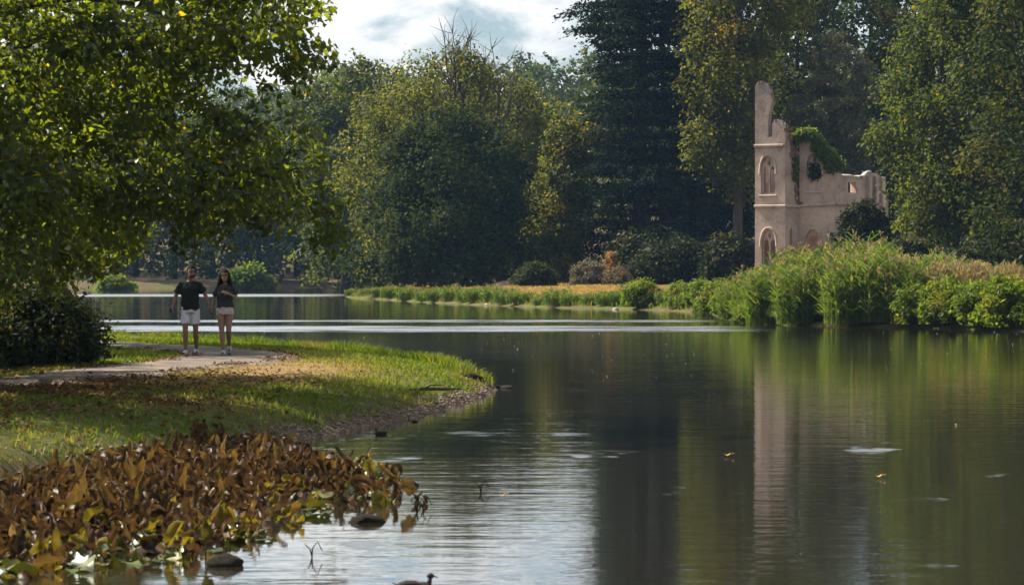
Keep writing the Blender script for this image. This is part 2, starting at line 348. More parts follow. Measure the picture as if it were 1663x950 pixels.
def sdist(x, y, poly):
    x = np.asarray(x, float); y = np.asarray(y, float)
    d2 = np.full(x.shape, 1e18); ins = np.zeros(x.shape, bool); P = poly
    for i in range(len(P)):
        ax, ay = P[i]; bx, by = P[(i + 1) % len(P)]
        ex, ey = bx - ax, by - ay
        t = np.clip(((x - ax) * ex + (y - ay) * ey) / (ex * ex + ey * ey), 0, 1)
        d2 = np.minimum(d2, (x - ax - t * ex) ** 2 + (y - ay - t * ey) ** 2)
        c = (ay > y) != (by > y)
        with np.errstate(divide='ignore', invalid='ignore'):
            ins ^= c & (x < ex * (y - ay) / (ey if ey != 0 else 1e-9) + ax)
    return np.where(ins, 1, -1) * np.sqrt(d2)
def wob(x, y): return 0.5 * np.sin(x * 1.7 + 1.3 * np.sin(y * 0.9)) + 0.5 * np.sin(y * 1.3 + 1.1 * np.sin(x * 1.1 + 2))
def height(x, y):
    x = np.asarray(x, float); y = np.asarray(y, float)
    dp = sdist(x, y, PEN) + 0.10 * wob(x * 1.9, y * 1.9); df = sdist(x, y, FAR); dn = sdist(x, y, NEAR)
    hp = 0.10 * (1 - np.exp(-np.maximum(dp, 0) / 0.08)) * 0.6 + 0.42 * (1 - np.exp(-np.maximum(dp, 0) / 0.9)) + 0.012 * wob(x * 2, y * 2) * np.clip(dp, 0, 1)
    hf = 0.55 * (1 - np.exp(-np.maximum(df, 0) / 1.6)) + 0.40 * (1 - np.exp(-np.maximum(df - 2, 0) / 4)) * (y > 120) + 0.012 * np.clip(df, 0, 60) + 0.06 * wob(x * .3, y * .3) * np.clip(df / 5, 0, 1)
    hill = np.clip((y - 345) / 170, 0, 1); hf = hf + 25 * hill * hill * (3 - 2 * hill) * (0.85 + 0.15 * np.sin(x * 0.02 + 1))
    hn = 0.55 * (1 - np.exp(-np.maximum(dn, 0) / 1.5))
    d = np.maximum(np.maximum(dp, df), dn)
    lake = -0.9 * (1 - np.exp(np.minimum(d, 0) / 1.5))
    return np.where(d > 0, np.maximum(np.maximum(np.where(dp > 0, hp, -1), np.where(df > 0, hf, -1)), np.where(dn > 0, hn, -1)), lake)
def hz(x, y): return float(height(np.array([x]), np.array([y]))[0])
def path_d(x, y):
    return seg_d(x, y, PATH)
PATH = [(-22, 28.5), (-14, 34), (-9.6, 38), (-7.7, 41), (-6.9, 45), (-6.15, 49), (-5.5, 52.5), (-5.4, 55.3), (-6.2, 58.4), (-8, 62), (-10.2, 65.5), (-14, 69.5), (-26, 77)]
PATHW = [1.3, 1.3, 1.3, 1.3, 1.3, 1.3, 1.3, 1.3, 1.15, 1.0, 1.0, 1.0, 1.0]
def seg_d(x, y, P):
    d = np.full(np.shape(x), 1e9)
    for (ax, ay), (bx, by) in zip(P[:-1], P[1:]):
        ex, ey = bx - ax, by - ay
        t = np.clip(((x - ax) * ex + (y - ay) * ey) / (ex * ex + ey * ey), 0, 1)
        d = np.minimum(d, np.hypot(x - ax - t * ex, y - ay - t * ey))
    return d
def dryness_and_shade(x, y):
    """how dry the turf is (0..1), how bare the soil is, plus shade painted on the far left shore (0..1)"""
    dp = sdist(x, y, PEN); df = sdist(x, y, FAR)
    a = np.exp(-(((x + 4.0) / 1.4) ** 2 + ((y - 47.8) / 4.8) ** 2)) * 1.2
    a = np.maximum(a, 0.75 * np.exp(-((x + 5.6) / 2.0) ** 2 - ((y - 44) / 3.0) ** 2))
    a = np.maximum(a, np.where(df > 3.0, 0.95, 0.1) * (df > 0) * np.clip((x + 19) / 3, .1, 1) * np.exp(-np.clip(df - 40, 0, None) / 20))  # dry tone fades out on the far left shore, as painted shade
    b = 0.95 * np.exp(-((x + 7.2) / 2.6) ** 2 - ((y - 37.5) / 4.0) ** 2)
    b = np.maximum(b, 1.0 * (dp > -5) * (dp < 0.42) * np.clip((y - 31) / 4, 0, 1) * (y < 53.5) + 0.0)
    b = np.maximum(b, 0.7 * np.exp(-(seg_d(x, y, PATH) / 1.35) ** 4))
    b = np.maximum(b, (df > 12) * 0.55); b = np.maximum(b, (df > 1.5) * (x < -16) * .8)  # last mask: soil tone darkens the far left shore in place of shade
    b = np.maximum(b, (np.maximum(dp, df) < 0) * 1.0)
    return np.clip(a, 0, 1), np.clip(b, 0, 1)
def lines(*segs):
    out = []
    for a, b, st in segs: out.extend(np.arange(a, b, st))
    return np.array(out)
gx = lines((-2600, -300, 230), (-300, -60, 24), (-60, -16, 2.2), (-16, 2, 0.25), (2, 30, 1.0), (30, 120, 5), (120, 400, 35), (400, 2601, 220))
gy = lines((-390, -10, 40), (-10, 26, 1.5), (26, 84, 0.3), (84, 130, 1.3), (130, 260, 2.0), (260, 540, 6), (540, 2601, 150))
GX, GY = np.meshgrid(gx, gy); GZ = height(GX, GY)
nx_, ny_ = len(gx), len(gy)
idx = np.arange(nx_ * ny_).reshape(ny_, nx_)
quads = np.stack([idx[:-1, :-1], idx[:-1, 1:], idx[1:, 1:], idx[1:, :-1]], -1).reshape(-1, 4)
me = fast_mesh('ground', np.stack([GX, GY, GZ], -1).reshape(-1, 3), [quads], smooth=True)
da, db = dryness_and_shade(GX.ravel(), GY.ravel())
at = me.attributes.new('ground', 'FLOAT_VECTOR', 'POINT'); at.data.foreach_set('vector', np.stack([da, db, 0 * da], -1).astype(np.float32).ravel())
tag(link('ground', me, M['ground']), 'grassy banks and ground around the lake', 'ground', kind='structure')
wv = np.array([(-2600, -390, 0), (2600, -390, 0), (2600, 600, 0), (-2600, 600, 0)], float)
tag(link('water', fast_mesh('water', wv, [np.array([[0, 1, 2, 3]])]), M['water']), 'calm dark lake water reflecting trees and sky', 'water', kind='structure')
# path ribbon
def smooth_line(P, W, step=0.25):
    out = []
    n = len(P)
    for i in range(n - 1):
        p0, p1, p2, p3 = [np.array((*P[min(max(k, 0), n - 1)], W[min(max(k, 0), n - 1)])) for k in (i - 1, i, i + 1, i + 2)]
        m = max(2, int(np.linalg.norm((p2 - p1)[:2]) / step))
        for t in np.arange(m) / m:
            out.append(0.5 * ((2 * p1) + (p2 - p0) * t + (2 * p0 - 5 * p1 + 4 * p2 - p3) * t * t + (3 * p1 - p0 - 3 * p2 + p3) * t ** 3))
    return np.array(out)
pl = smooth_line(PATH, PATHW)
tg = nrm(np.gradient(pl[:, :2], axis=0)); nn = np.stack([-tg[:, 1], tg[:, 0]], -1)
K = 9; offs = np.linspace(-1, 1, K)
rr = np.random.default_rng(3)
jit = np.convolve(rr.normal(0, 1, len(pl) + 8), np.ones(9) / 9, 'valid')[:len(pl)] * 0.5
jit2 = np.convolve(rr.normal(0, 1, len(pl) + 8), np.ones(9) / 9, 'valid')[:len(pl)] * 0.5
PV = np.zeros((len(pl), K, 3))
for k, f in enumerate(offs):
    wdt = pl[:, 2] + (jit if f > 0 else jit2)
    PV[:, k, :2] = pl[:, :2] + nn * (f * wdt)[:, None]
    PV[:, k, 2] = height(PV[:, k, 0], PV[:, k, 1]) + 0.016 + 0.012 * (1 - f * f) - 0.03 * (abs(f) == 1)
ii = np.arange(len(pl) * K).reshape(len(pl), K)
pq = np.stack([ii[:-1, :-1], ii[:-1, 1:], ii[1:, 1:], ii[1:, :-1]], -1).reshape(-1, 4)
tag(link('path', fast_mesh('path', PV.reshape(-1, 3), [pq], smooth=True), M['path']), 'pale gravel footpath curving along the grassy point', 'path', kind='structure')

# ------------------------------------------------------------------ foliage
def rdir(rng, n): return nrm(rng.normal(size=(n, 3)))
LEAF_SHAPES = {}
def cards(P, N, T, L, W, fold=0.18, shape='diamond'):
    """leaf faces; T points to the tip. Returns V, quads (per leaf k quads)"""
    n = len(P); N = nrm(N - T * np.sum(N * T, -1, keepdims=True)); S = np.cross(N, T)
    L = np.broadcast_to(L, (n,))[:, None]; W = np.broadcast_to(W, (n,))[:, None]
    if shape == 'diamond':
        V = np.stack([P - T * L * .5, P + S * W * .5 + N * W * fold + T * L * 0.05, P + T * L * .5, P - S * W * .5 + N * W * fold - T * L * .03], 1).reshape(-1, 3)
        return V, (np.arange(n)[:, None] * 4 + np.array([0, 1, 2, 3])), 1
    # lobed leaf: base, lower lobes, side notches, upper lobes, tip, with a folded midrib
    pts = [(-.5, 0, 0), (-.12, .5, .14), (.16, .27, .07), (.5, 0, -.08), (.16, -.27, .07), (-.12, -.5, .14), (-.02, 0, 0)]
    V = np.stack([P + T * L * a + S * W * b + N * W * c for a, b, c in pts], 1).reshape(-1, 3)
    q = np.array([[0, 1, 2, 6], [6, 2, 3, 4], [6, 4, 5, 0]])
    return V, (np.arange(n)[:, None, None] * 7 + q).reshape(-1, 4), 3
def lobes_from_profile(rng, prof, ax, ay, n, depth=1.0, lo=0.7, inner=0.25, half=None):
    """prof: [(z, x_left, x_right)] silhouette; lobes on the surface of that body and some inside"""
    prof = sorted(prof); zs = np.array([p[0] for p in prof]); xl = np.array([p[1] for p in prof]); xr = np.array([p[2] for p in prof])
    zz = np.linspace(zs[0], zs[-1], 200); wd = np.interp(zz, zs, (xr - xl) / 2) + 0.05
    cdf = np.cumsum(wd + 0.12 * wd.max()); cdf /= cdf[-1]
    z = np.interp((np.arange(n) + rng.random(n)) / n, cdf, zz)
    a = np.arange(n) * 2.399963 + rng.normal(0, .35, n)
    c = (np.interp(z, zs, xl) + np.interp(z, zs, xr)) / 2; w = np.interp(z, zs, (xr - xl) / 2)
    f = lo + (1 - lo) * rng.random(n) ** 0.6
    isin = rng.random(n) < inner; f = np.where(isin, 0.25 + 0.4 * rng.random(n), f)
    return np.stack([c + np.cos(a) * w * f, ay + np.sin(a) * w * depth * f, z], -1)
def crown(rng, C, lobe_r, tufts, per, L, W, tuft_r, flat=0.75, up=0.6, droop=0.0, spread=0.8, aut=0.1, autp=0.15, shape='diamond', surface=0.8, hang=0.0, spray=0.0):
    n = len(C); lr = lobe_r * rng.uniform(.65, 1.3, n)
    d = rdir(rng, n * tufts); d[:, 2] = d[:, 2] + 0.25 * rng.random(len(d)); d = nrm(d)
    li = np.repeat(np.arange(n), tufts)
    rad = lr[li] * (surface + (1.12 - surface) * rng.random(len(d))) * np.where(rng.random(len(d)) < .2, rng.random(len(d)), 1)
    TP = C[li] + d * rad[:, None] * np.array([1, 1, flat])
    if hang: TP[:, 2] -= hang * rng.random(len(TP)) ** 2
    m = len(TP) * per; ti = np.repeat(np.arange(len(TP)), per)
    off = rng.normal(0, 1, (m, 3)) * tuft_r * np.array([1, 1, .75 + hang * .5])
    if spray:                                   # leaves strung along a short drooping shoot
        sd = nrm(d + rng.normal(0, .45, d.shape) - np.array([0, 0, .35])); off = off + sd[ti] * (spray * (rng.random(m) - .25))[:, None]
    P = TP[ti] + off
    N = d[ti] * 0.8 + np.array([0, 0, up]) + rng.normal(0, spread, (m, 3)) * .7; N = nrm(N)
    T = nrm(nrm(off) * 0.7 + rng.normal(0, .6, (m, 3)) + np.array([0, 0, -droop]))
    bad = np.abs(np.sum(N * T, -1)) > .95; T[bad] = nrm(T[bad] + np.array([.6, .5, .1]))
    T = nrm(T - 0.6 * N * np.sum(N * T, -1, keepdims=True))
    Ls = L * rng.uniform(.65, 1.25, m); Ws = W * rng.uniform(.7, 1.25, m)
    V, q, k = cards(P, N, T, Ls, Ws, shape=shape)
    lobe_t = rng.random(n)[li][ti]; tuft_t = rng.random(len(TP))[ti]
    t = np.clip(.35 * lobe_t + .3 * tuft_t + .35 * rng.random(m), 0, 1)
    la = (rng.random(n) < autp)[li][ti] * rng.random(m) * .9
    au = np.clip(np.where(rng.random(m) < aut, rng.random(m), 0) + la, 0, 1)
    tint = np.repeat(np.stack([t, au, lobe_t], -1), k, 0)
    return V, q, tint, TP
def bez(a, b, c, n):
    t = np.linspace(0, 1, n)[:, None]; return (1 - t) ** 2 * a + 2 * t * (1 - t) * b + t * t * c
def limbs(mb, rng, base, top, C, every=3, r0=.12, r1=.03, zfrac=0.62, n=5, up=.25):
    for c in C[::every]:
        f = np.clip(zfrac * (c[2] - base[2]) / max(top[2] - base[2], .1), .08, .95)
        s = base + (top - base) * f
        mid = (s + c) / 2 + np.array([0, 0, up * np.linalg.norm((c - s)[:2])]) + rng.normal(0, .2, 3)
        pts = bez(s, mid, c, 6)
        mb.tube(pts, list(np.linspace(r0 * (1.2 - f), r1, 6)), n=n)
def make_tree(name, label, X, Y, prof, seed, mat, n_lobes=60, lobe_r=1.3, tufts=14, per=22, L=.42, W=.26, tuft_r=.38, trunk_r=.4, top_f=.8, depth=1.0,
              bark='bark', every=3, category='tree', group=None, limb_r=.12, extra=None, inner=.25, lo=.7, **kw):
    rng = np.random.default_rng(seed)
    z0 = hz(X, Y); root = empty(name, (X, Y, z0))
    C = lobes_from_profile(rng, [(z - z0, l - X, r - X) for z, l, r in prof], 0, 0, n_lobes, depth, lo=lo, inner=inner)
    zt = max(p[0] for p in prof) - z0
    V, q, t, TP = crown(rng, C, lobe_r, tufts, per, L, W, tuft_r, **kw)
    V[:, 2] = np.maximum(V[:, 2], .04)
    link('crown', fast_mesh(name + '_crown', V, [q], t), M[mat], root)
    mb = MB(); top = np.array([rng.normal(0, .3), rng.normal(0, .3), zt * top_f]); base = np.array([0, 0, -.35])
    mid = np.array([rng.normal(0, .25), rng.normal(0, .25), zt * .4])
    pts = bez(base, mid, top, 9); rad = np.linspace(1, .18, 9) ** 1.2 * trunk_r; rad[0] *= 1.5
    mb.tube(pts, list(rad), n=10)
    limbs(mb, rng, base, top, C, every, limb_r, limb_r * .25)
    if extra: extra(mb, rng)
    mb.obj('trunk', M[bark], root, smooth=True)
    return tag(root, label, category, group), C, TP

def P_(D, rows): return [(wz(py, D), wx(l, D), wx(r, D)) for py, l, r in rows]

# --- the near tree on the left: trunk just outside the frame, limbs and lobed leaves
def near_tree():
    rng = np.random.default_rng(11); X, Y = -9.7, 40.8; z0 = hz(X, Y)
    root = empty('broadleaf_tree', (X, Y, z0))
    w = [(2.1, 4.4), (2.35, 5.6), (2.6, 6.5), (3.0, 6.9), (3.5, 6.7), (4.0, 5.9), (4.4, 5.75), (4.9, 6.0), (5.4, 6.5), (5.75, 6.25), (6.2, 6.35), (6.7, 6.7), (7.6, 6.2), (8.6, 4.8), (9.4, 3.2), (10, 1.4)]
    C = lobes_from_profile(rng, [(z - z0, -r * 1.04, r * 1.04) for z, r in w], 0, 0, 560, 0.95, lo=.58, inner=.16)
    thin = rng.random(len(C)); C = C[~((C[:, 2] > 6.2) & (thin < .8) | (C[:, 0] < -1.5) & (thin < .05) | (C[:, 1] > 2.5) & (thin < .35))]
    zmin = 3.02 - z0 + np.clip((-3.2 - (C[:, 0] + X)), 0, 3) * 0.02
    zmin = np.where(C[:, 0] + X < -6.7, 2.15 - z0, zmin)
    C[:, 2] = np.where(C[:, 2] < zmin, zmin + .9 * rng.random(len(C)) ** 2, C[:, 2])
    V, q, t, TP = crown(rng, C, .72, 15, 25, .125, .082, .09, flat=.7, up=.22, droop=.6, aut=.015, autp=.02, surface=.45, spray=.42)
    link('crown', fast_mesh('near_tree_crown', V, [q], t), M['leaf_near'], root)
    mb = MB(); base = np.array([0, 0, -.3]); top = np.array([.3, .2, 8.6])
    pts = bez(base, np.array([.4, .1, 4]), top, 10); rad = np.linspace(1, .15, 10) * .46; rad[0] = .62
    mb.tube(pts, list(rad), n=12)
    big = C[(np.hypot(C[:, 0], C[:, 1]) > 4.2)]
    limbs(mb, rng, base, top, big, 7, .16, .03, .8, 6, .22)
    tw = MB()
    for i in range(0, len(C), 2):                                      # branchlets inside the leaf clumps
        for k in range(0, 15, 3):
            e = TP[i * 15 + k]; tw.tube([C[i], (C[i] + e) / 2 + np.array([0, 0, .06]), e], [.018, .012, .005], n=4, caps=False)
    mb.obj('trunk', M['bark'], root, smooth=True); tag(tw.obj('twigs', M['bark'], root), kind='stuff')
    tag(root, 'large overhanging leafy tree filling the upper left above the walking couple', 'tree')
near_tree()
make_tree('broadleaf_tree', 'shaded leafy tree at the left edge behind the dark bank bush', -13.4, 61.0, [(2.3, -17, -9.8), (3.2, -18.5, -8.8), (5, -19, -8.4), (7, -18, -8.6), (8.6, -16.5, -10.5), (9.6, -14.5, -12.5)], 12, 'leaf_near',
          110, 1.2, 14, 24, .19, .12, .16, trunk_r=.3, aut=.03, autp=.05, spray=.5)
# --- the far shore
make_tree('broadleaf_tree', 'dense rounded dark green tree on the far lawn, centre of the picture', wx(726, 208), 208,
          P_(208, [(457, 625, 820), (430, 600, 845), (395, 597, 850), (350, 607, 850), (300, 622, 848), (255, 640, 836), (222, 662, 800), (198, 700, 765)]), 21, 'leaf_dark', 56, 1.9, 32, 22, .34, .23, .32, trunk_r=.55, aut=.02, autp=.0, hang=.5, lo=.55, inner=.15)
def dead_top(mb, rng):
    def grow(p, d, L, r, dep):
        pts = [p]; n = 5
        for i in range(n):
            d = nrm(d + rng.normal(0, .13, 3) + np.array([0, 0, .04])); pts.append(pts[-1] + d * L / n)
        mb.tube(pts, list(np.linspace(r, r * .35, n + 1)), n=5)
        if dep > 0:
            for k in range(5 if dep > 1 else 4):
                i = rng.integers(1, n); dd = nrm(d + rng.normal(0, .55, 3) + np.array([0, 0, .15]))
                grow(pts[i], dd, L * rng.uniform(.35, .6), r * .5, dep - 1)
    for x, y, z, L in [(-.9, 0, 11.5, 9.0), (.3, .4, 12, 9.3), (1.6, -.3, 11.8, 8.6), (3.0, .2, 11, 8.4), (-2.2, .5, 11.5, 7.8), (.9, -.6, 12.5, 7.6), (4.2, .1, 11, 7.6), (-.2, -.5, 12, 8.4), (2.2, .4, 12, 8.2), (-3.4, 0, 11, 6.6), (5.2, 0, 11, 6.0)]:
        grow(np.array([x * .6, y, z]), nrm(np.array([x * .09, y * .1, 1.0])), L * .88, .13, 2)
make_tree('broadleaf_tree', 'tall thinning tree with bare dead branches in its crown behind the rounded tree', wx(738, 228), 228,
          P_(228, [(450, 600, 840), (380, 575, 870), (310, 552, 890), (250, 556, 900), (200, 580, 895), (165, 600, 878), (135, 645, 850), (110, 690, 812), (92, 715, 785)]), 22, 'leaf_olive', 105, 1.5, 20, 18, .36, .2, .36,
          trunk_r=.6, top_f=.75, aut=.08, autp=.04, hang=.9, droop=.8, extra=dead_top, bark='dead_wood', inner=.15)
make_tree('broadleaf_tree', 'pale green drooping tree at the foot of the tall dark conifer', wx(885, 214), 214,
          P_(214, [(455, 850, 945), (420, 832, 950), (380, 845, 955), (330, 868, 950), (280, 885, 945), (230, 905, 945), (195, 915, 940)]), 23, 'leaf_olive', 70, .95, 14, 18, .34, .2, .3, trunk_r=.3, aut=.04, hang=.6, droop=.6)

def conifer(name, label, X, Y, prof, seed, mat='needle', tiers=34, per_branch=9, needles=46, L=.34, W=.10, dense=6):
    """tiers of level boughs carrying flat sprays"""
    rng = np.random.default_rng(seed); z0 = hz(X, Y); root = empty(name, (X, Y, z0))
    prof = sorted([(z - z0, l - X, r - X) for z, l, r in prof]); zs = [p[0] for p in prof]; ht = zs[-1]
    mb = MB(); mb.tube([(0, 0, -.4), (.1, 0, ht * .4), (0, .1, ht * .8), (0, 0, ht)], [.75, .55, .25, .05], n=10)
    TP = []; D_ = []
    for k in range(tiers):
        z = zs[0] + (ht - zs[0]) * ((k + .3 * rng.random()) / tiers)
        xl = np.interp(z, zs, [p[1] for p in prof]); xr = np.interp(z, zs, [p[2] for p in prof])
        for j in range(dense):
            a = j * 2 * math.pi / dense + k * 1.1 + rng.normal(0, .2); d = np.array([math.cos(a), math.sin(a), 0])
            w = (xr * max(d[0], 0) - xl * max(-d[0], 0)) + abs(d[1]) * (xr - xl) * .5 * (1 - abs(d[0]))
            w *= rng.uniform(.72, 1.08)
            if w < .3: continue
            end = d * w + np.array([0, 0, z - .03 * w + rng.normal(0, .2)]); st = np.array([0, 0, max(z - .10 * w, .3)])
            pts = bez(st, (st + end) / 2 + np.array([0, 0, .14 * w]), end, 6); mb.tube(pts, list(np.linspace(.13, .025, 6)), n=5, caps=False)
            nb = max(3, int(per_branch * w / 4.5))
            for i in range(nb):
                f = .25 + .75 * (i + rng.random()) / nb; b = bez(st, (st + end) / 2 + np.array([0, 0, .14 * w]), end, 21)[int(f * 20)]
                sd = np.array([-d[1], d[0], 0]) * rng.normal(0, .16 * w * (1.25 - f) + .25)
                TP.append(b + sd + np.array([0, 0, -.12 * np.linalg.norm(sd)])); D_.append(d + nrm(sd + 1e-6) * .5)
    TP = np.array(TP); D_ = nrm(np.array(D_)); m = len(TP) * needles; ti = np.repeat(np.arange(len(TP)), needles)
    off = rng.normal(0, 1, (m, 3)) * np.array([.5, .5, .17]); off[:, 2] -= .25 * (off[:, 0] ** 2 + off[:, 1] ** 2)
    T = nrm(D_[ti] * .6 + off * .8 + rng.normal(0, .45, (m, 3)) - np.array([0, 0, .25])); N = nrm(rng.normal(0, .7, (m, 3)) + np.array([0, 0, .8]))
    V, q, _ = cards(TP[ti] + off, N, T, L * rng.uniform(.6, 1.3, m), W * rng.uniform(.7, 1.4, m))
    V[:, 2] = np.maximum(V[:, 2], .05)
    t = np.stack([.5 * rng.random(len(TP))[ti] + .5 * rng.random(m), (rng.random(m) < .04) * rng.random(m), rng.random(m)], -1)
    link('crown', fast_mesh(name + '_crown', V, [q], t), M[mat], root); mb.obj('trunk', M['bark'], root, smooth=True)
    return tag(root, label, 'tree')
conifer('conifer_tree', 'towering dark conifer at centre right whose bough reaches into the sky gap', wx(1040, 213), 213,
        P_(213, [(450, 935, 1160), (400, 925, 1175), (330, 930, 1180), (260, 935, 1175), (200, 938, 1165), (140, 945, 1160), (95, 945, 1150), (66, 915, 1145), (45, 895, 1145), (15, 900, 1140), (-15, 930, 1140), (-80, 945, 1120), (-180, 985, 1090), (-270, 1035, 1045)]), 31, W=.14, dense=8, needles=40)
conifer('conifer_tree', 'second dark conifer filling the shade left of the ruin', wx(1165, 218), 218,
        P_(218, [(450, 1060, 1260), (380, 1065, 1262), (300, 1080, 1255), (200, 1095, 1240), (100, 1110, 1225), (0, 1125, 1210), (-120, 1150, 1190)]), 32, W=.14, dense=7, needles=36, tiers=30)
make_tree('broadleaf_tree', 'tall yellow-green tree with drooping sprays between dark conifer and ruin', wx(1195, 206), 206,
          P_(206, [(300, 1150, 1215), (255, 1128, 1225), (200, 1120, 1240), (150, 1118, 1250), (90, 1112, 1262), (40, 1110, 1290), (-10, 1118, 1310), (-80, 1130, 1300), (-150, 1160, 1270), (-190, 1200, 1230)]), 33, 'leaf_olive',
          62, 1.5, 22, 18, .36, .22, .34, trunk_r=.45, top_f=.85, hang=.8, droop=.5, aut=.08, autp=.05, lo=.6)
def pine_extra(mb, rng): pass
make_tree('pine_tree', 'grey-green pine with tufted clumps directly above the ruin', wx(1352, 216), 216,
          P_(216, [(330, 1310, 1400), (250, 1310, 1400), (210, 1297, 1415), (160, 1290, 1420), (120, 1300, 1410), (85, 1325, 1385), (65, 1345, 1365)]), 34, 'pine', 60, .85, 20, 22, .36, .09, .2, trunk_r=.4, flat=.65, up=.9, spread=1.0, aut=.02, autp=0.0)
make_tree('broadleaf_tree', 'big tree right of the ruin with sunlit yellow-green left flank', wx(1530, 172), 172,
          P_(172, [(440, 1500, 1640), (410, 1490, 1650), (370, 1480, 1660), (330, 1475, 1665), (290, 1460, 1670), (255, 1440, 1675), (215, 1430, 1680), (170, 1432, 1685), (120, 1445, 1690), (80, 1465, 1690), (40, 1485, 1690), (0, 1495, 1680), (-80, 1490, 1670), (-170, 1520, 1640), (-220, 1560, 1600)]), 35,
          'leaf_mid', 115, 1.5, 27, 20, .3, .2, .3, trunk_r=.6, top_f=.85, aut=.03, autp=.0, hang=.6, droop=.4)
make_tree('broadleaf_tree', 'dark shaded tree running out of the right edge of the frame', wx(1690, 160), 160,
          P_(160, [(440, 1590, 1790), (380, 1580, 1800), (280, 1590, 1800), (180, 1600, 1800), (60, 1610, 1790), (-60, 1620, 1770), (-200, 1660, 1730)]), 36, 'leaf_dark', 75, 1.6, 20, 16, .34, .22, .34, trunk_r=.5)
make_tree('broadleaf_tree', 'dark tall tree rising behind the pine and the ruin', wx(1330, 236), 236,
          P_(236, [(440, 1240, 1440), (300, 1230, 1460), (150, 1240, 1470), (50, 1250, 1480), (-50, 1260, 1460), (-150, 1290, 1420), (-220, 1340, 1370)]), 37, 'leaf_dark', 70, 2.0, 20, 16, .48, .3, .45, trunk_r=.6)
make_tree('broadleaf_tree', 'green tree with hazy crown left of the dead-topped tree on the far shore', wx(560, 292), 292,
          P_(292, [(455, 520, 620), (380, 500, 640), (300, 488, 650), (220, 490, 655), (170, 500, 650), (130, 525, 620), (105, 560, 600)]), 38, 'leaf_mid', 60, 2.1, 18, 16, .55, .36, .5, trunk_r=.5, aut=.06, autp=.06)
make_tree('broadleaf_tree', 'yellowing hazy tree between the dead-topped tree and the tall conifer', wx(862, 262), 262,
          P_(262, [(450, 810, 930), (350, 800, 950), (280, 800, 955), (235, 812, 945), (205, 835, 925), (180, 860, 900)]), 39, 'leaf_mid', 70, 1.4, 14, 15, .5, .32, .45, trunk_r=.45, aut=.1, autp=.08)

# --- woods in the distance: one mass each
def wood(name, label, spots, seed, mat, size, ncard, prof_w, tall):
    rng = np.random.default_rng(seed); Vs = []; Q = []; T = []; b = 0; mb = MB()
    for (x, y) in spots:
        z0 = hz(x, y); h = tall * rng.uniform(.8, 1.15); w = prof_w * rng.uniform(.8, 1.25)
        nl = 34; pr = [(0.8, -.75 * w, .75 * w), (h * .35, -w, w), (h * .7, -.85 * w, .85 * w), (h * .92, -.4 * w, .4 * w), (h, -.1 * w, .1 * w)]
        C = lobes_from_profile(rng, pr, 0, 0, nl, 1.0, lo=.7, inner=.15)
        V, q, t, _ = crown(rng, C, w * .33, 10, max(3, ncard // (nl * 10)), size, size * .65, w * .1, aut=.04, autp=.05)
        Vs.append(V + np.array([x, y, z0])); Q.append(q + b); T.append(t); b += len(V)
        mb.tube([(x, y, z0 - .4), (x, y, z0 + h * .6)], [.4, .15], n=6)
    V = np.concatenate(Vs); n0 = len(V); q = np.concatenate(Q); t = np.concatenate(T)
    tq = np.array([f for f in mb.f if len(f) == 4]) + n0
    me = fast_mesh(name, np.concatenate([V, np.array([tuple(p) for p in mb.v])]), [q, tq], np.concatenate([t, np.zeros((len(tq), 3))]))
    return tag(link(name, me, M[mat]), label, 'woodland', kind='stuff')
rw = np.random.default_rng(5)
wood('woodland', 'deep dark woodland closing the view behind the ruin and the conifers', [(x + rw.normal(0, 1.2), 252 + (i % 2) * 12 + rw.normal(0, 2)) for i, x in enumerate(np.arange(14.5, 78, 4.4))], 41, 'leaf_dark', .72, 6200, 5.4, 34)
wood('woodland', 'shaded bluish woodland along the far left shore', [(x, 338 + 0.12 * abs(x + 20) * (-1) + (i % 3) * 13 + rw.normal(0, 2)) for i, x in enumerate(np.arange(-120, -6, 3.3))], 42, 'leaf_dark', .85, 2100, 5.0, 20)  # dark leaf colour puts the shade into this wood, which the sun reaches
wood('woodland', 'hazy wooded ridge under the sky gap', [(x + rw.normal(0, 2), 430 + (i % 4) * 26 + rw.normal(0, 3)) for i, x in enumerate(np.arange(-105, 75, 2.6))], 43, 'far_leaf', 1.0, 1400, 5.6, 15)

# ------------------------------------------------------------------ shrubs
def shrub(label, X, Y, rx, ry, h, seed, mat='shrub', n=26, L=.2, W=.12, tufts=12, per=14, name='shrub', group=None, **kw):
    rng = np.random.default_rng(seed); z0 = hz(X, Y); root = empty(name, (X, Y, z0))
    pr = [(.12, -.85 * rx, .85 * rx), (h * .35, -rx, rx), (h * .7, -.8 * rx, .8 * rx), (h * .95, -.3 * rx, .3 * rx)]
    C = lobes_from_profile(rng, pr, 0, 0, n, ry / rx, lo=.6, inner=.25)
    V, q, t, TP = crown(rng, C, .26 * min(rx, h), tufts, per, L, W, .1 * min(rx, h) + .04, **kw)
    V[:, 2] = np.maximum(V[:, 2], .02)
    link('foliage', fast_mesh(name + '_foliage', V, [q], t), M[mat], root)
    mb = MB()
    for c in C[::3]: mb.tube([(c[0] * .15, c[1] * .15, -.1), (c[0] * .5, c[1] * .5, c[2] * .6), tuple(c)], [.035, .02, .008], n=5)
    mb.obj('stem', M['bark'], root)
    return tag(root, label, 'shrub', group)
shrub('dark dense bush on the left bank beside the gravel path', -8.75, 49.6, 1.3, 1.4, 1.3, 51, n=90, L=.13, W=.06, tufts=14, per=22, aut=.03, up=.5)
shrub('low dark bush at the left edge nearest the camera side of the path', -9.9, 47.6, 1.3, 1.2, 1.05, 52, n=60, L=.13, W=.06, tufts=12, per=20, aut=.03)
shrub('dark rounded shrub against the right end of the ruin', wx(1400, 178), 177.5, 1.75, 1.5, 5.3, 53, n=64, L=.3, W=.2, per=16)
shrub('dark climbing shrub covering the ruin doorway', wx(1340, 182), 182.2, .75, .6, 2.4, 54, n=22, L=.26, W=.18, per=14)
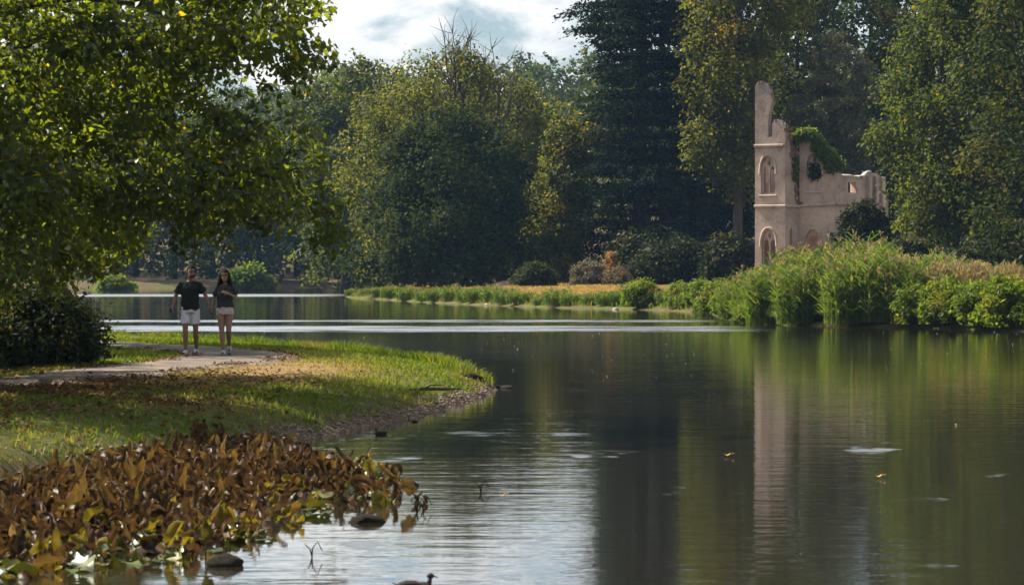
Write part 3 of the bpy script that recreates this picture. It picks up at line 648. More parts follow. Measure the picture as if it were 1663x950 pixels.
shrub('broad grey-brown rounded bush on the far bank below the conifer', wx(960, 190), 190, 1.35, 1.2, 1.6, 55, 'grey_shrub', n=34, L=.26, W=.07, per=22, up=.9)
shrub('small olive bush right of the rounded grey-brown bush', wx(1005, 188), 188, .95, .9, 1.15, 56, 'grey_shrub', n=22, L=.26, W=.08, per=18)
shrub('dark low bush at the right end of the far bank bushes', wx(1035, 190), 190, 1.1, .9, 1.3, 57, n=24, L=.26, W=.15)
shrub('tangled grey-green bush left of the dry bank beside the pale green tree', wx(872, 192), 192, 1.35, 1.1, 1.5, 58, 'leaf_dark', n=30, L=.3, W=.1, per=18, droop=.6)
shrub('rust-orange tall bush glowing in front of the dark conifer', wx(992, 195), 195, .55, .5, 2.6, 59, 'rust_shrub', n=16, L=.26, W=.12, tufts=7, per=8)
shrub('wide dark evergreen thicket below the conifers left of the ruin', wx(1105, 196), 196, 3.4, 1.8, 2.9, 60, n=60, L=.36, W=.2, per=16)
shrub('dark thicket behind the tall reeds left of the ruin', wx(1190, 190), 190, 2.0, 1.5, 3.2, 61, n=40, L=.34, W=.2, per=16)
shrub('dark thicket between the conifer foot and the rust-orange bush', wx(1030, 199), 199, 2.2, 1.5, 3.4, 62, n=44, L=.34, W=.2, per=16)
shrub('sunlit yellow-green bush on the far left shore left of the man', wx(188, 302), 302, 2.0, 1.6, 2.3, 63, 'herb', n=26, L=.5, W=.3, per=14)
shrub('sunlit green bush on the far shore behind the woman', wx(405, 300), 300, 2.4, 1.6, 3.6, 64, 'herb', n=30, L=.5, W=.3, per=14)
shrub('shaded shrub under the big tree at the right edge', wx(1580, 140), 140, 2.6, 1.5, 2.0, 65, n=40, L=.3, W=.18, per=16)
shrub('dark shrub right of the ruin behind the reeds', wx(1480, 160), 160, 2.0, 1.6, 2.6, 66, n=40, L=.3, W=.18, per=16)
# dry sunlit bank and the pale thing lying on it
def mound(name, label, X, Y, rx, ry, h, mat, seed):
    rng = np.random.default_rng(seed); z0 = hz(X, Y); V = []; n, m = 28, 7
    for j in range(m + 1):
        f = j / m
        for i in range(n):
            a = 2 * math.pi * i / n; k = 1 + .1 * math.sin(3 * a + seed) + .06 * math.sin(7 * a)
            V.append((X + rx * f * k * math.cos(a), Y + ry * f * k * math.sin(a), z0 - .06 + h * (1 - f * f) ** 1.3 + .02 * rng.normal() * (f < .95)))
    q = np.array([(j * n + i, j * n + (i + 1) % n, (j + 1) * n + (i + 1) % n, (j + 1) * n + i) for j in range(m) for i in range(n)])
    return tag(link(name, fast_mesh(name, np.array(V), [q[:, ::-1]], smooth=True), M[mat]), label, 'bank', kind='structure')
M['dry'] = simple_mat('dry_turf', (0.24, 0.165, 0.10), (0.38, 0.27, 0.17), 1.5, 0.95, .5, detail=8)
mound('bank', 'dry sandy bank in sun right of the rounded tree', wx(832, 203), 203, 2.6, 4.0, .55, 'dry', 1)
mound('bank', 'pale sunlit patch of ground seen under the rounded tree', wx(722, 214), 214, 1.5, 2.5, .5, 'dry', 2)
mound('bank', 'thin tan strip of beach on the far left shore', wx(500, 330), 338, 9.0, 3.0, .15, 'dry', 3)

# ------------------------------------------------------------------ reeds and shore plants
def reed_mesh(name, seed, n, rx, ry, hh, plume=.5, lean=.12, leafw=.034, shape=None, leaves=6, dry=.12):
    rng = np.random.default_rng(seed); V = []; Q = []; T = []; PVs = []; PQ = []; PT = []
    def strip(a, b, c, w, t, VV, QQ, TT):
        d = nrm(c - a); s = np.cross(d, np.array([rng.normal(), rng.normal(), .3])); s = nrm(s) * w
        i = len(VV); VV.extend([a - s * .5, a + s * .5, b - s * .55, b + s * .55, c]); QQ.extend([(i, i + 1, i + 3, i + 2), (i + 2, i + 3, i + 4, i + 4)]); TT.extend([t, t])
    for k in range(n):
        r = math.sqrt(rng.random()); a = rng.random() * 6.283; x, y = rx * r * math.cos(a), ry * r * math.sin(a)
        h = hh * rng.uniform(.6, 1.12) * (shape(x / rx) if shape else 1 - .25 * r ** 3)
        ln = np.array([rng.normal(0, lean), rng.normal(0, lean), 0]) * h
        p0 = np.array([x, y, -.1]); p1 = np.array([x, y, h * .55]) + ln * .35; p2 = np.array([x, y, h]) + ln
        tt = rng.random(); dr = rng.random() * .7 if rng.random() < dry else rng.random() * .12
        strip(p0, p1, p2, .02, (tt, dr + .1, 0), V, Q, T)
        for j in range(leaves):
            f = rng.uniform(.12, .97); b = p0 + (p1 - p0) * (f / .55) if f < .55 else p1 + (p2 - p1) * ((f - .55) / .45)
            aa = rng.random() * 6.283; Lf = hh * rng.uniform(.13, .27); o = np.array([math.cos(aa), math.sin(aa), 0])
            strip(b, b + o * Lf * .5 + np.array([0, 0, Lf * .42]), b + o * Lf * rng.uniform(.6, .95) + np.array([0, 0, Lf * rng.uniform(.05, .75)]), leafw * rng.uniform(.7, 1.3), (np.clip(tt * .5 + rng.random() * .5, 0, 1), dr, 0), V, Q, T)
        if rng.random() < plume:
            for j in range(7):
                o = np.array([rng.normal(0, .06), rng.normal(0, .06), 0]); z = rng.uniform(-.06, .22)
                strip(p2 + np.array([0, 0, z - .1]), p2 + o * .6 + np.array([0, 0, z]), p2 + o * 1.4 + np.array([0, 0, z + .06]), .035, (rng.random(), 0, 0), PVs, PQ, PT)
    def mk(nm, V, Q, T):
        Q = np.array(Q); tri = Q[:, 2] == Q[:, 3]
        q4 = Q[~tri]; q3 = Q[tri][:, :3]; T = np.array(T)
        return fast_mesh(nm, np.array(V), [q4, q3], np.concatenate([T[~tri], T[tri]]))
    return mk(name + '_blades', V, Q, T), (mk(name + '_plumes', PVs, PQ, PT) if PVs else None)
RM = [reed_mesh('tall_reed_%d' % k, 70 + k, 620, 1.25, .95, 2.6, .14, .09, shape=None, dry=.22) for k in range(3)]
RS = .87
for m_ in RM:
    m_[0].materials.append(M['reed'])
    if m_[1]: m_[1].materials.append(M['plume'])
def place_reeds(name, label, X, Y, m, s, rz, group, sx=1.0, cat='reeds'):
    root = empty(name, (X, Y, max(hz(X, Y), -.12)), rz); root.scale = (s * sx, s * sx, s)
    tag(link('blades', m[0], None, root), kind='stuff')
    if m[1]: tag(link('plumes', m[1], None, root), kind='stuff')
    return tag(root, label, cat, group)
TR = [(1196, 119, .62, 'shortest tall-reed clump, at the left end of the reed bed'), (1222, 116, .86, 'reed clump rising just left of the ruin corner, waterside'), (1256, 112, .95, 'reed clump in front of the ruin tower, at the waterline'),
      (1290, 117, 1.08, 'reed clump behind the front row, before the ruin middle'), (1305, 109.8, .98, 'reed clump at the waterline before the ruin doorway'), (1345, 110.5, 1.12, 'reed clump before the right part of the ruin'),
      (1385, 107.6, 1.06, 'reed clump below the dark ruin shrub, at the waterline'), (1400, 112.5, 1.22, 'tallest reed clump, behind the row below the ruin shrub'), (1430, 107.2, 1.14, 'reed clump with dark shaded front left of the reed gap'), (1462, 106.4, 1.0, 'last tall reed clump before the gap in the reed bed'),
      (1520, 122, .85, 'feathery reed clump standing back in the reed gap'), (1545, 117, .85, 'slender reeds rising behind the beige seed heads'), (1590, 113, .72, 'green reeds behind the beige seed heads'), (1640, 110, .74, 'green reeds at the right edge of the frame')]
for i, (px, D, s, lb) in enumerate(TR):
    place_reeds('reed_clump', lb, wx(px, D), D, RM[i % 3], s * RS, i * 1.7, 'tall reeds along the right shore', 1.15)
HM = []
for k in range(3):                                   # leafy waterside herbs, bushy
    rng = np.random.default_rng(80 + k)
    pr = [(.1, -.8, .8), (.5, -1, 1), (1.0, -.85, .85), (1.35, -.4, .4)]
    C = lobes_from_profile(rng, pr, 0, 0, 34, .8, lo=.6, inner=.2)
    V, q, t, _ = crown(rng, C, .26, 12, 12, .2, .075, .12, aut=.05, autp=.08, up=.7)
    V[:, 2] = np.maximum(V[:, 2], .02)
    me = fast_mesh('herb_%d' % k, V, [q], t); me.materials.append(M['herb']); HM.append(me)
def herb(label, X, Y, s, k, sz=1.0, mat=None, group='leafy plants along the right waterline'):
    root = empty('waterside_plant', (X, Y, max(hz(X, Y), -.05)), k * 1.3); root.scale = (s, s, s * sz)
    link('foliage', HM[k % 3], None, root)
    mb = MB()
    for i in range(9):
        a = i * .7; mb.tube([(.1 * math.cos(a), .1 * math.sin(a), -.1), (.45 * math.cos(a), .4 * math.sin(a), .8)], [.015, .006], n=4)
    mb.obj('stem', M['bark'], root)
    return tag(root, label, 'plant', group)
HB = [(1500, 104.5, 1.0, 'leafy plant at the waterline right beside the reed gap'), (1536, 103.5, 1.12, 'bright leafy plant below the beige seed heads'), (1572, 102.5, 1.0, 'leafy plant below the middle of the beige seed heads'), (1608, 101, 1.1, 'leafy plant at the waterline near the right edge'),
      (1645, 99.5, 1.2, 'leafy plant cut by the right edge of the frame'), (1680, 98, 1.2, 'leafy plant just beyond the right edge'), (1215, 113.5, .62, 'low leafy plant at the left foot of the reed bed'), (1330, 109.5, .62, 'low leafy plant at the foot of the middle reeds'),
      (1040, 152, 1.0, 'large rounded leafy plant on the low far bank'), (1105, 148, .85, 'rounded leafy plant between low bank plants left of the reeds'), (1140, 143, 1.0, 'leafy plant close to the left end of the reed bed'), (1172, 131, 1.05, 'leafy plant touching the left end of the reed bed'), (1190, 124, 1.0, 'waterside plant at the corner below the shortest reeds')]
for i, (px, D, s, lb) in enumerate(HB[:5] + HB[6:]): herb(lb, wx(px, D), D + .4, s, i)
DM = reed_mesh('dry_seed_heads', 90, 420, 1.8, .8, 1.75, 1.0, .16, .02, None, 1, 1.0); DM[0].materials.append(M['reed']); DM[1].materials.append(M['plume'])
place_reeds('seed_head_clump', 'beige feathery seed heads above the green plants at right', wx(1562, 106.5), 106.5, DM, 1.0, .2, None, cat='plant')
place_reeds('seed_head_clump', 'smaller beige seed heads at the right frame edge', wx(1640, 104.5), 104.5, DM, .95, 1.9, None, .6, cat='plant')
SM = [reed_mesh('low_reed_%d' % k, 95 + k, 300, 1.0, .7, 1.0, .05, .22, .04, None, 5, .15) for k in range(3)]
for m_ in SM:
    m_[0].materials.append(M['reed'])
    if m_[1]: m_[1].materials.append(M['plume'])
lowx = [(572, 220, .6), (592, 212, .55), (615, 206, .6), (640, 200, .95), (662, 193, 1.0), (690, 187, .8), (712, 183, .95), (735, 180, 1.05), (758, 176, .85), (780, 173.5, 1.0), (802, 171, 1.05), (822, 168, .95), (845, 165.5, .8), (875, 162.5, .55),
        (905, 160.5, 1.15), (930, 159, .8), (960, 157.5, .75), (985, 156.3, .95), (1010, 155.5, 1.0), (1070, 152.5, .8), (1085, 151, 1.0), (1122, 146, .95), (1155, 139, 1.15)]
ordn = ['first', 'second', 'third', 'fourth', 'fifth', 'sixth', 'seventh', 'eighth', 'ninth', 'tenth', 'eleventh', 'twelfth', 'thirteenth', 'fourteenth', 'fifteenth', 'sixteenth', 'seventeenth', 'eighteenth', 'nineteenth', 'twentieth', 'twenty-first', 'twenty-second', 'twenty-third']
for i, (px, D, s) in enumerate(lowx):
    place_reeds('reed_clump', 'low green reed clump on the far bank, %s from the left tip' % ordn[i], wx(px, D), D + .6, SM[i % 3], s * (.85 if px < 850 else .72), i * 2.1, 'low reed clumps along the far bank', 1.25)

# ------------------------------------------------------------------ the ruin
def arch(u, w, z0, zs, zt, n=9):
    """pointed arch outline from the lower left, counter-clockwise"""
    out = [(u - w / 2, z0), (u + w / 2, z0)]
    for i in range(n):
        f = i / (n - 1); out.append((u + w / 2 * math.cos(f * math.pi / 2) ** .8, zs + (zt - zs) * math.sin(f * math.pi / 2) ** 1.15))
    for i in range(n - 2, -1, -1):
        f = i / (n - 1); out.append((u - w / 2 * math.cos(f * math.pi / 2) ** .8, zs + (zt - zs) * math.sin(f * math.pi / 2) ** 1.15))
    return out
def panel(name, mat, parent, p0, p1, thick, outline, holes, off=0.0):
    """wall slab standing on p0-p1 (front face), with openings cut right through"""
    p0 = Vector((*p0, 0)); p1 = Vector((*p1, 0)); d = (p1 - p0).normalized(); nb = Vector((-d.y, d.x, 0))
    if nb.y < 0: nb = -nb
    pts = []; edges = []
    for loop in [outline] + holes:
        b = len(pts); pts += [Vector(q) for q in loop]; edges += [(b + i, b + (i + 1) % len(loop)) for i in range(len(loop))]
    vo, eo, fo, ov, oe, of = delaunay_2d_cdt(pts, edges, [], 0, 1e-5)
    def inside(x, y, loop):
        c = False
        for i in range(len(loop)):
            (ax, ay), (bx, by) = loop[i], loop[(i + 1) % len(loop)]
            if (ay > y) != (by > y) and x < (bx - ax) * (y - ay) / (by - ay) + ax: c = not c
        return c
    keep = []
    for f in fo:
        c = sum((vo[i] for i in f), Vector((0, 0))) / len(f)
        if inside(c.x, c.y, outline) and not any(inside(c.x, c.y, h) for h in holes): keep.append(f)
    n = len(vo); P3 = lambda q, k: p0 + d * q.x + nb * (off + k * thick) + Vector((0, 0, q.y))
    V = [P3(q, 0) for q in vo] + [P3(q, 1) for q in vo]; Fc = [tuple(f) for f in keep] + [tuple(i + n for i in reversed(f)) for f in keep]
    cnt = {}
    for f in keep:
        for i in range(len(f)): e = (f[i], f[(i + 1) % len(f)]); cnt[tuple(sorted(e))] = cnt.get(tuple(sorted(e)), []) + [e]
    for k, v in cnt.items():
        if len(v) == 1: a, b_ = v[0]; Fc.append((b_, a, a + n, b_ + n))
    mb = MB(); mb.add(V, Fc); return mb.obj(name, mat, parent)
def along(p0, p1, u, v, z):
    p0 = Vector((*p0, 0)); p1 = Vector((*p1, 0)); d = (p1 - p0).normalized(); nb = Vector((-d.y, d.x, 0)); nb = nb if nb.y > 0 else -nb
    return p0 + d * u + nb * v + Vector((0, 0, z))
def ruin():
    D = 185.0; bx, by = wx(1300, D), D; z0 = hz(bx, by) - .1
    root = empty('ruined_abbey', (bx, by, z0)); tag(root, 'pale pink plastered gothic ruin with pointed windows among dark trees', 'ruin')
    def pt(px, dd): return (wx(px, D + dd) - bx, dd)
    Z = lambda py: wz(py, D) - z0
    A0, A1 = pt(1226, 0.6), pt(1275, -0.4); B1 = pt(1298, 0.9); C1 = pt(1356, 0.3); D1 = pt(1436, 4.2); E1 = pt(1232, 5.5)
    def lens(a, b): return math.hypot(a[0] - b[0], a[1] - b[1])
    rng = random.Random(4)
    def U(px, a, b, pa, pb): return (px - pa) / (pb - pa) * lens(a, b)
    def hood(a, b, u, w, zs, zt, zb, name='hood_mould'):
        o = arch(u, w + .16, zb, zs, zt + .12)[1:]; mb = MB(); o = o + [(u - w / 2 - .08, zb)]
        mb.tube([along(a, b, x, -.02, z) for x, z in o], .075, n=6, ref=(0, 0, 1) if False else (0.1, 1, 0)); mb.obj(name, M['plaster'], wallp[0])
    wallp = [None]
    def tracery(a, b, u, w, zb, zs, zt, dep, y=False):
        o = arch(u, w, zb, zs, zt); h = [arch(u - w * .235, w * .36, zb + .12, zs - .25, zs + .3), arch(u + w * .235, w * .36, zb + .12, zs - .25, zs + .3)]
        mid = zs + (zt - zs) * .58; h.append([(u, mid - .26), (u + w * .14, mid), (u, mid + .26), (u - w * .14, mid)])
        panel('tracery', M['plaster'], wallp[0], a, b, .14, [(x * 1 + 0, z) for x, z in o], h, dep)
    # tower front with the standing fragment of its upper stage
    a, b = A0, A1; L = lens(a, b); u = lambda px: U(px, a, b, 1226, 1275)
    uw = u(1247); lw = u(1248)
    out = [(0, 0), (L, 0), (L, Z(205)), (u(1272), Z(201)), (u(1268), Z(197)), (u(1263), Z(194)), (u(1257), Z(196)), (u(1254), Z(201)), (u(1253.3), Z(222)), (u(1248), Z(223)), (u(1247.2), Z(200)), (u(1248), Z(188)), (u(1250), Z(178)), (u(1253), Z(169)), (u(1254), Z(164)),
           (u(1252), Z(158)), (u(1250), Z(148)), (u(1247), Z(141)), (u(1243), Z(136)), (u(1238), Z(133)), (u(1233), Z(132.5)), (u(1229), Z(135)), (0, Z(139))]
    w1 = 1.0; w2 = 1.0
    wallp[0] = panel('tower_wall', M['plaster'], root, a, b, .55, out, [arch(uw, w1, Z(316), Z(278), Z(254)), arch(lw, w2, Z(440), Z(396), Z(373))])
    hood(a, b, uw, w1, Z(278), Z(254), Z(283)); hood(a, b, lw, w2, Z(396), Z(373), Z(400))
    tracery(a, b, uw, w1, Z(316), Z(278), Z(254), .24); tracery(a, b, lw, w2, Z(440), Z(396), Z(373), .24)
    mb = MB(); mb.tube([along(a, b, -.03, -.07, Z(335)), along(a, b, L + .05, -.07, Z(335))], .10, n=6); mb.obj('string_course', M['plaster'], wallp[0])
    mb = MB(); mb.tube([along(a, b, -.03, -.07, Z(237)), along(a, b, L - .1, -.07, Z(237))], .11, n=6); mb.obj('string_course', M['plaster'], wallp[0])
    mb = MB(); mb.tube([along(a, b, uw - .62, -.05, Z(318)), along(a, b, uw + .62, -.05, Z(318))], .07, n=6); mb.obj('sill', M['plaster'], wallp[0])
    # corner face with the lancet and the broken brick core above
    a, b = A1, B1; L = lens(a, b); u = lambda px: U(px, a, b, 1275, 1298)
    o = [(0.02, 0), (L, 0), (L, Z(330))]; zt = Z(330)
    for k in range(9): o += [(L * (1 - (k + 1) * .075), zt + (k + .5) * .42 + rng.uniform(-.08, .08)), (L * (1 - (k + 1) * .075), zt + (k + 1.2) * .42)]
    o += [(L * .25, Z(218)), (L * .2, Z(204)), (.02, Z(200))]
    wallp[0] = panel('corner_wall', M['plaster'], root, a, b, .5, o, [arch(L * .42, .34, Z(440), Z(388), Z(370))])
    mb = MB(); mb.tube([along(a, b, .05, -.07, Z(335)), along(a, b, L, -.07, Z(335))], .10, n=6); mb.obj('string_course', M['plaster'], wallp[0])
    panel('broken_core', M['brick'], wallp[0], a, b, .3, [(0.03, Z(345)), (L + .25, Z(345)), (L + .25, Z(250)), (L * .96, Z(243)), (L * .88, Z(240)), (L * .84, Z(231)), (L * .7, Z(229)), (L * .66, Z(219)), (L * .5, Z(217)), (L * .46, Z(209)), (L * .3, Z(208)), (L * .26, Z(202)), (.03, Z(200))], [], .14)
    bm_ = MB()                                                # exposed broken brickwork
    for k in range(40):
        f = rng.random(); z = Z(330) + f * (Z(206) - Z(330)); uu = L * (.95 - f * .75) + rng.uniform(-.28, .06)
        p = along(a, b, max(.1, uu), rng.uniform(-.04, .3), z); bm_.box(p, (rng.uniform(.22, .4), rng.uniform(.2, .35), rng.uniform(.12, .22)), rng.uniform(-.5, .5))
    tag(bm_.obj('broken_brickwork', M['brick'], wallp[0]), kind='stuff')
    # second front with the ivy
    a, b = B1, C1; L = lens(a, b); u = lambda px: U(px, a, b, 1298, 1356)
    uw = u(1322); lw = u(1320)
    out = [(0, 0), (L, 0), (L, Z(270)), (u(1354), Z(262)), (u(1349), Z(257)), (u(1346), Z(249)), (u(1341), Z(245)), (u(1337), Z(237)), (u(1333), Z(233)), (u(1329), Z(225)), (u(1324), Z(221)), (u(1321), Z(215)), (u(1316), Z(213)), (u(1309), Z(215)), (u(1304), Z(220)), (u(1301), Z(223)), (0, Z(229))]
    wallp[0] = panel('abbey_wall', M['plaster'], root, a, b, .55, out, [arch(uw, 1.0, Z(290), Z(272), Z(250)), arch(lw, 1.05, Z(440), Z(398), Z(374))])
    hood(a, b, uw, 1.0, Z(272), Z(250), Z(278)); hood(a, b, lw, 1.05, Z(398), Z(374), Z(404))
    tracery(a, b, uw, 1.0, Z(290), Z(272), Z(250), .24)
    mb = MB(); mb.tube([along(a, b, 0, -.07, Z(334)), along(a, b, L + .04, -.07, Z(331))], .10, n=6); mb.obj('string_course', M['plaster'], wallp[0])
    mb = MB(); mb.tube([along(a, b, uw - .62, -.05, Z(312)), along(a, b, uw + .62, -.05, Z(312))], .07, n=6); mb.obj('sill', M['plaster'], wallp[0])
    for s in (-1, 1):
        mb = MB(); mb.tube([along(a, b, uw + s * .42, -.02, Z(312)), along(a, b, uw + s * .42, -.02, Z(291))], .06, n=6); mb.obj('blind_shaft', M['plaster'], wallp[0])
    # low broken wall running back to the right
    a, b = C1, D1; L = lens(a, b); f = lambda k: L * k
    out = [(0.03, 0), (L, 0), (L, Z(318)), (f(.985), Z(300)), (f(.95), Z(288)), (f(.89), Z(281)), (f(.82), Z(278.5)), (f(.7), Z(278)), (f(.66), Z(280)), (f(.6), Z(285)), (f(.45), Z(287)), (f(.3), Z(285.5)), (f(.15), Z(286)), (f(.12), Z(280)), (.03, Z(278))]
    wallp[0] = panel('low_wall', M['plaster'], root, a, b, .5, out, [[(f(.26), Z(312)), (f(.42), Z(312)), (f(.42), Z(295)), (f(.26), Z(295))]])
    mb = MB(); mb.tube([along(a, b, 0.05, -.07, Z(331)), along(a, b, L, -.07, Z(331))], .10, n=6); mb.obj('string_course', M['plaster'], wallp[0])
    mb = MB(); mb.tube([along(a, b, f(k), .2, Z(z) + .03) for k, z in ((.14, 286), (.3, 285.5), (.45, 287), (.58, 286), (.66, 280), (.72, 278))], .12, .3, n=6, ref=(0, 1, 0)); mb.obj('coping', M['pale_stone'], wallp[0])
    for k in (.66, .8, .93):
        mb = MB(); mb.box(along(a, b, f(k), -.12, (Z(284) + 0) / 2), (.3, .3, Z(284)), math.atan2(b[1] - a[1], b[0] - a[0])); mb.obj('buttress', M['plaster'], wallp[0])
    def rubble(a, b, line, par, n):
        mb = MB()
        for k in range(n):
            i = rng.randrange(len(line) - 1); t = rng.random(); (x0, y0), (x1, y1) = line[i], line[i + 1]
            mb.box(along(a, b, x0 + (x1 - x0) * t, rng.uniform(.02, .5), y0 + (y1 - y0) * t + rng.uniform(-.08, .06)), (rng.uniform(.14, .34), rng.uniform(.14, .3), rng.uniform(.09, .2)), rng.uniform(0, 3))
        tag(mb.obj('loose_masonry', M['brick'], par), kind='stuff')
    rubble(C1, D1, out[3:], wallp[0], 26)
    cw = [o_ for o_ in root.children if o_.name.startswith('abbey_wall')][0]; Lc = lens(B1, C1); uc = lambda px: U(px, B1, C1, 1298, 1356)
    rubble(B1, C1, [(uc(p), Z(q)) for p, q in ((1354, 262), (1346, 249), (1337, 237), (1329, 225), (1321, 215), (1309, 215), (1301, 223))], cw, 30)
    tw_ = [o_ for o_ in root.children if o_.name.startswith('tower_wall')][0]; ua = lambda px: U(px, A0, A1, 1226, 1275)
    rubble(A0, A1, [(ua(p), Z(q)) for p, q in ((1274, 205), (1268, 197), (1257, 196))], tw_, 10); rubble(A0, A1, [(ua(p), Z(q)) for p, q in ((1254, 164), (1247, 141), (1238, 133), (1229, 135))], tw_, 14)
    # rear walls that close the ruin
    a, b = A0, E1; L = lens(a, b); d = Vector((b[0] - a[0], b[1] - a[1], 0)).normalized()
    mb = MB(); n = 12; hts = [Z(139) - .2 - (Z(139) - Z(300)) * (i / n) ** .6 + rng.uniform(-.25, .25) for i in range(n + 1)]
    for i in range(n):
        s = L * (i + .5) / n + .3; mb.box((a[0] + d.x * s + .27, a[1] + d.y * s, hts[i] / 2), (.5, L / n - .004, hts[i]))
    mb.obj('side_wall', M['plaster'], root)
    a, b = E1, D1; wallp[0] = panel('rear_wall', M['plaster'], root, (a[0] + .3, a[1] + .3), (b[0], b[1] + .3), .45, [(0, 0), (lens(a, b), 0), (lens(a, b), Z(320)), (5, Z(312)), (3.6, Z(290)), (2, Z(285)), (0, Z(262))], [arch(1.5, .9, Z(316), Z(300), Z(292)), arch(5.2, .9, Z(440), Z(398), Z(376))])
    return bx, by, z0
rbx, rby, rz0 = ruin()
def ivy_mass(label, pts, seed, spread, per, mat='ivy', L=.2):
    rng = np.random.default_rng(seed); P = []
    for (px, py, dd, r, k) in pts:
        c = np.array([wx(px, 185 + dd), 185 + dd, wz(py, 185)])
        P.append(c + rng.normal(0, 1, (k, 3)) * np.array([r, r * .6, r * .8]))
    P = np.concatenate(P); n = len(P); N = nrm(rng.normal(0, .7, (n, 3)) + np.array([0, -.5, .6])); T = nrm(rng.normal(0, .6, (n, 3)) - np.array([0, 0, .8]))
    c0 = np.array([wx(pts[0][0], 185), 185., wz(pts[0][1], 185)])
    V, q, _ = cards(P - c0, N, T, L * rng.uniform(.6, 1.3, n), L * .75 * rng.uniform(.6, 1.3, n))
    t = np.stack([rng.random(n), (rng.random(n) < .12) * rng.random(n), rng.random(n)], -1)
    root = empty('ivy', tuple(c0)); link('leaves', fast_mesh('ivy_leaves', V, [q], t), M[mat], root)
    mb = MB(); pp = [Vector((wx(a, 185 + d_), 185 + d_, wz(b, 185))) - Vector(c0) for a, b, d_, _, _ in pts]
    if len(pp) > 1: mb.tube(pp[::max(1, len(pp) // 8)], .03, n=5)
    mb.obj('stem', M['bark'], root)
    return tag(root, label, 'ivy')
IV = []
for px in range(1287, 1368, 4):
    up_ = np.interp(px, [1286, 1298, 1308, 1319, 1333, 1354, 1367], [226, 213, 210, 212, 228, 250, 267]); lo_ = np.interp(px, [1286, 1293, 1306, 1319, 1324, 1335, 1347, 1360, 1367], [230, 236, 224, 228, 246, 262, 281, 279, 272])
    dd = np.interp(px, [1286, 1298, 1356, 1367], [.75, .85, .22, .4])
    IV += [(px, up_ + 1, dd + .25, .13, 70), (px, up_ + 3, dd - .1, .13, 55)] + [(px, y_, dd - .12, .14, 42) for y_ in np.arange(up_ + 7, lo_, 5.5)]
ivy_mass('bright green ivy draped over the gable of the ruin', IV, 101, .3, 200)
ivy_mass('dark ivy hanging inside the upper window of the ruin', [(1322, 268, .8, .16, 60), (1322, 277, .75, .2, 120), (1322, 285, .6, .2, 110)], 102, .3, 200, 'leaf_dark')
ivy_mass('thin strand of yellow-green ivy on the broken tower edge', [(1291, 258, .3, .12, 40), (1291, 270, .25, .12, 50), (1292, 282, .2, .13, 60), (1292, 291, .2, .1, 40)], 103, .3, 60)

# ------------------------------------------------------------------ grass, litter, pebbles
def scatter_land(rng, n, x0, x1, y0, y1, ok):
    out = []
    tot = 0
    while tot < n:
        x = rng.uniform(x0, x1, 40000); y = rng.uniform(y0, y1, 40000); m = ok(x, y, rng); out.append(np.stack([x[m], y[m]], -1)); tot += m.sum()
    return np.concatenate(out)[:n]
def grass(name, label, n, area, seed, hmin, hmax, width, ok):
    rng = np.random.default_rng(seed); XY = scatter_land(rng, n, *area, ok); x, y = XY.T; z = height(x, y)
    a, b = dryness_and_shade(x, y); nz = wob(x * 1.3 + 3, y * 1.1)
    patch = np.clip(.5 + .5 * wob(x * 0.9, y * 0.8 + 5), 0, 1)
    h = rng.uniform(hmin, hmax, n) * (1 - .55 * np.clip(a, 0, 1)) * (.7 + .6 * patch)
    P0 = np.stack([x, y, z - .01], -1); an = rng.random(n) * 6.283; s = np.stack([np.cos(an), np.sin(an), 0 * an], -1) * (width * rng.uniform(.6, 1.4, n))[:, None]
    ln = rng.normal(0, .45, (n, 2)) * h[:, None]; tip = P0 + np.stack([ln[:, 0], ln[:, 1], h], -1); mid = P0 + np.stack([ln[:, 0] * .3, ln[:, 1] * .3, h * .6], -1)
    V = np.stack([P0 - s * .5, P0 + s * .5, mid + s * .45, mid - s * .45, tip], 1).reshape(-1, 3); i = np.arange(n)[:, None] * 5
    t = np.stack([np.clip(.45 * patch + .55 * rng.random(n), 0, 1), np.clip(a * 1.15 + .25 * nz * a + .38 * np.clip(wob(x * .8 + 1, y * .7), 0, 1) + (rng.random(n) < .08) * rng.random(n), 0, 1), 0 * x], -1)
    return tag(link(name, fast_mesh(name, V, [i + np.array([0, 1, 2, 3]), i + np.array([3, 2, 4])], np.concatenate([t, t])), M['grass']), label, 'grass', kind='stuff')
def ok_grass(x, y, rng):
    d = sdist(x, y, PEN); a, b = dryness_and_shade(x, y)
    edge = 0.13 + .10 * wob(x * 3, y * 3); pd = seg_d(x, y, PATH)
    pw = 1.06 + .22 * wob(x * 2.3, y * 2.3) + .25 * rng.random(len(x))
    front = (y < 53.5) & (x > -4.3)
    lit = .85 * np.exp(-((x + 7.2) / 2.6) ** 2 - ((y - 37.5) / 4.0) ** 2)
    return (d > np.where(front, edge, .06)) & (pd > pw) & (rng.random(len(x)) > lit * (.6 + .6 * wob(x, y))) & (rng.random(len(x)) > .45 * a)
grass('grass', 'short turf on the grassy point by the path', 95000, (-15, 0, 27, 86), 110, .035, .095, .022, ok_grass)
grass('grass', 'taller grass fringe along the outer bank of the point', 14000, (-15, 0, 45, 86), 111, .14, .32, .02, lambda x, y, r: (lambda d: (d > .03) & (d < .75) & (y > 50.5) & (r.random(len(x)) < .5 + .5 * wob(x * 1.5, y * 1.5)))(sdist(x, y, PEN)))
grass('grass', 'dry grass on the low far bank', 26000, (-14, 12, 135, 228), 112, .15, .4, .05, lambda x, y, r: (lambda d: (d > .3) & (d < 14))(sdist(x, y, FAR)))
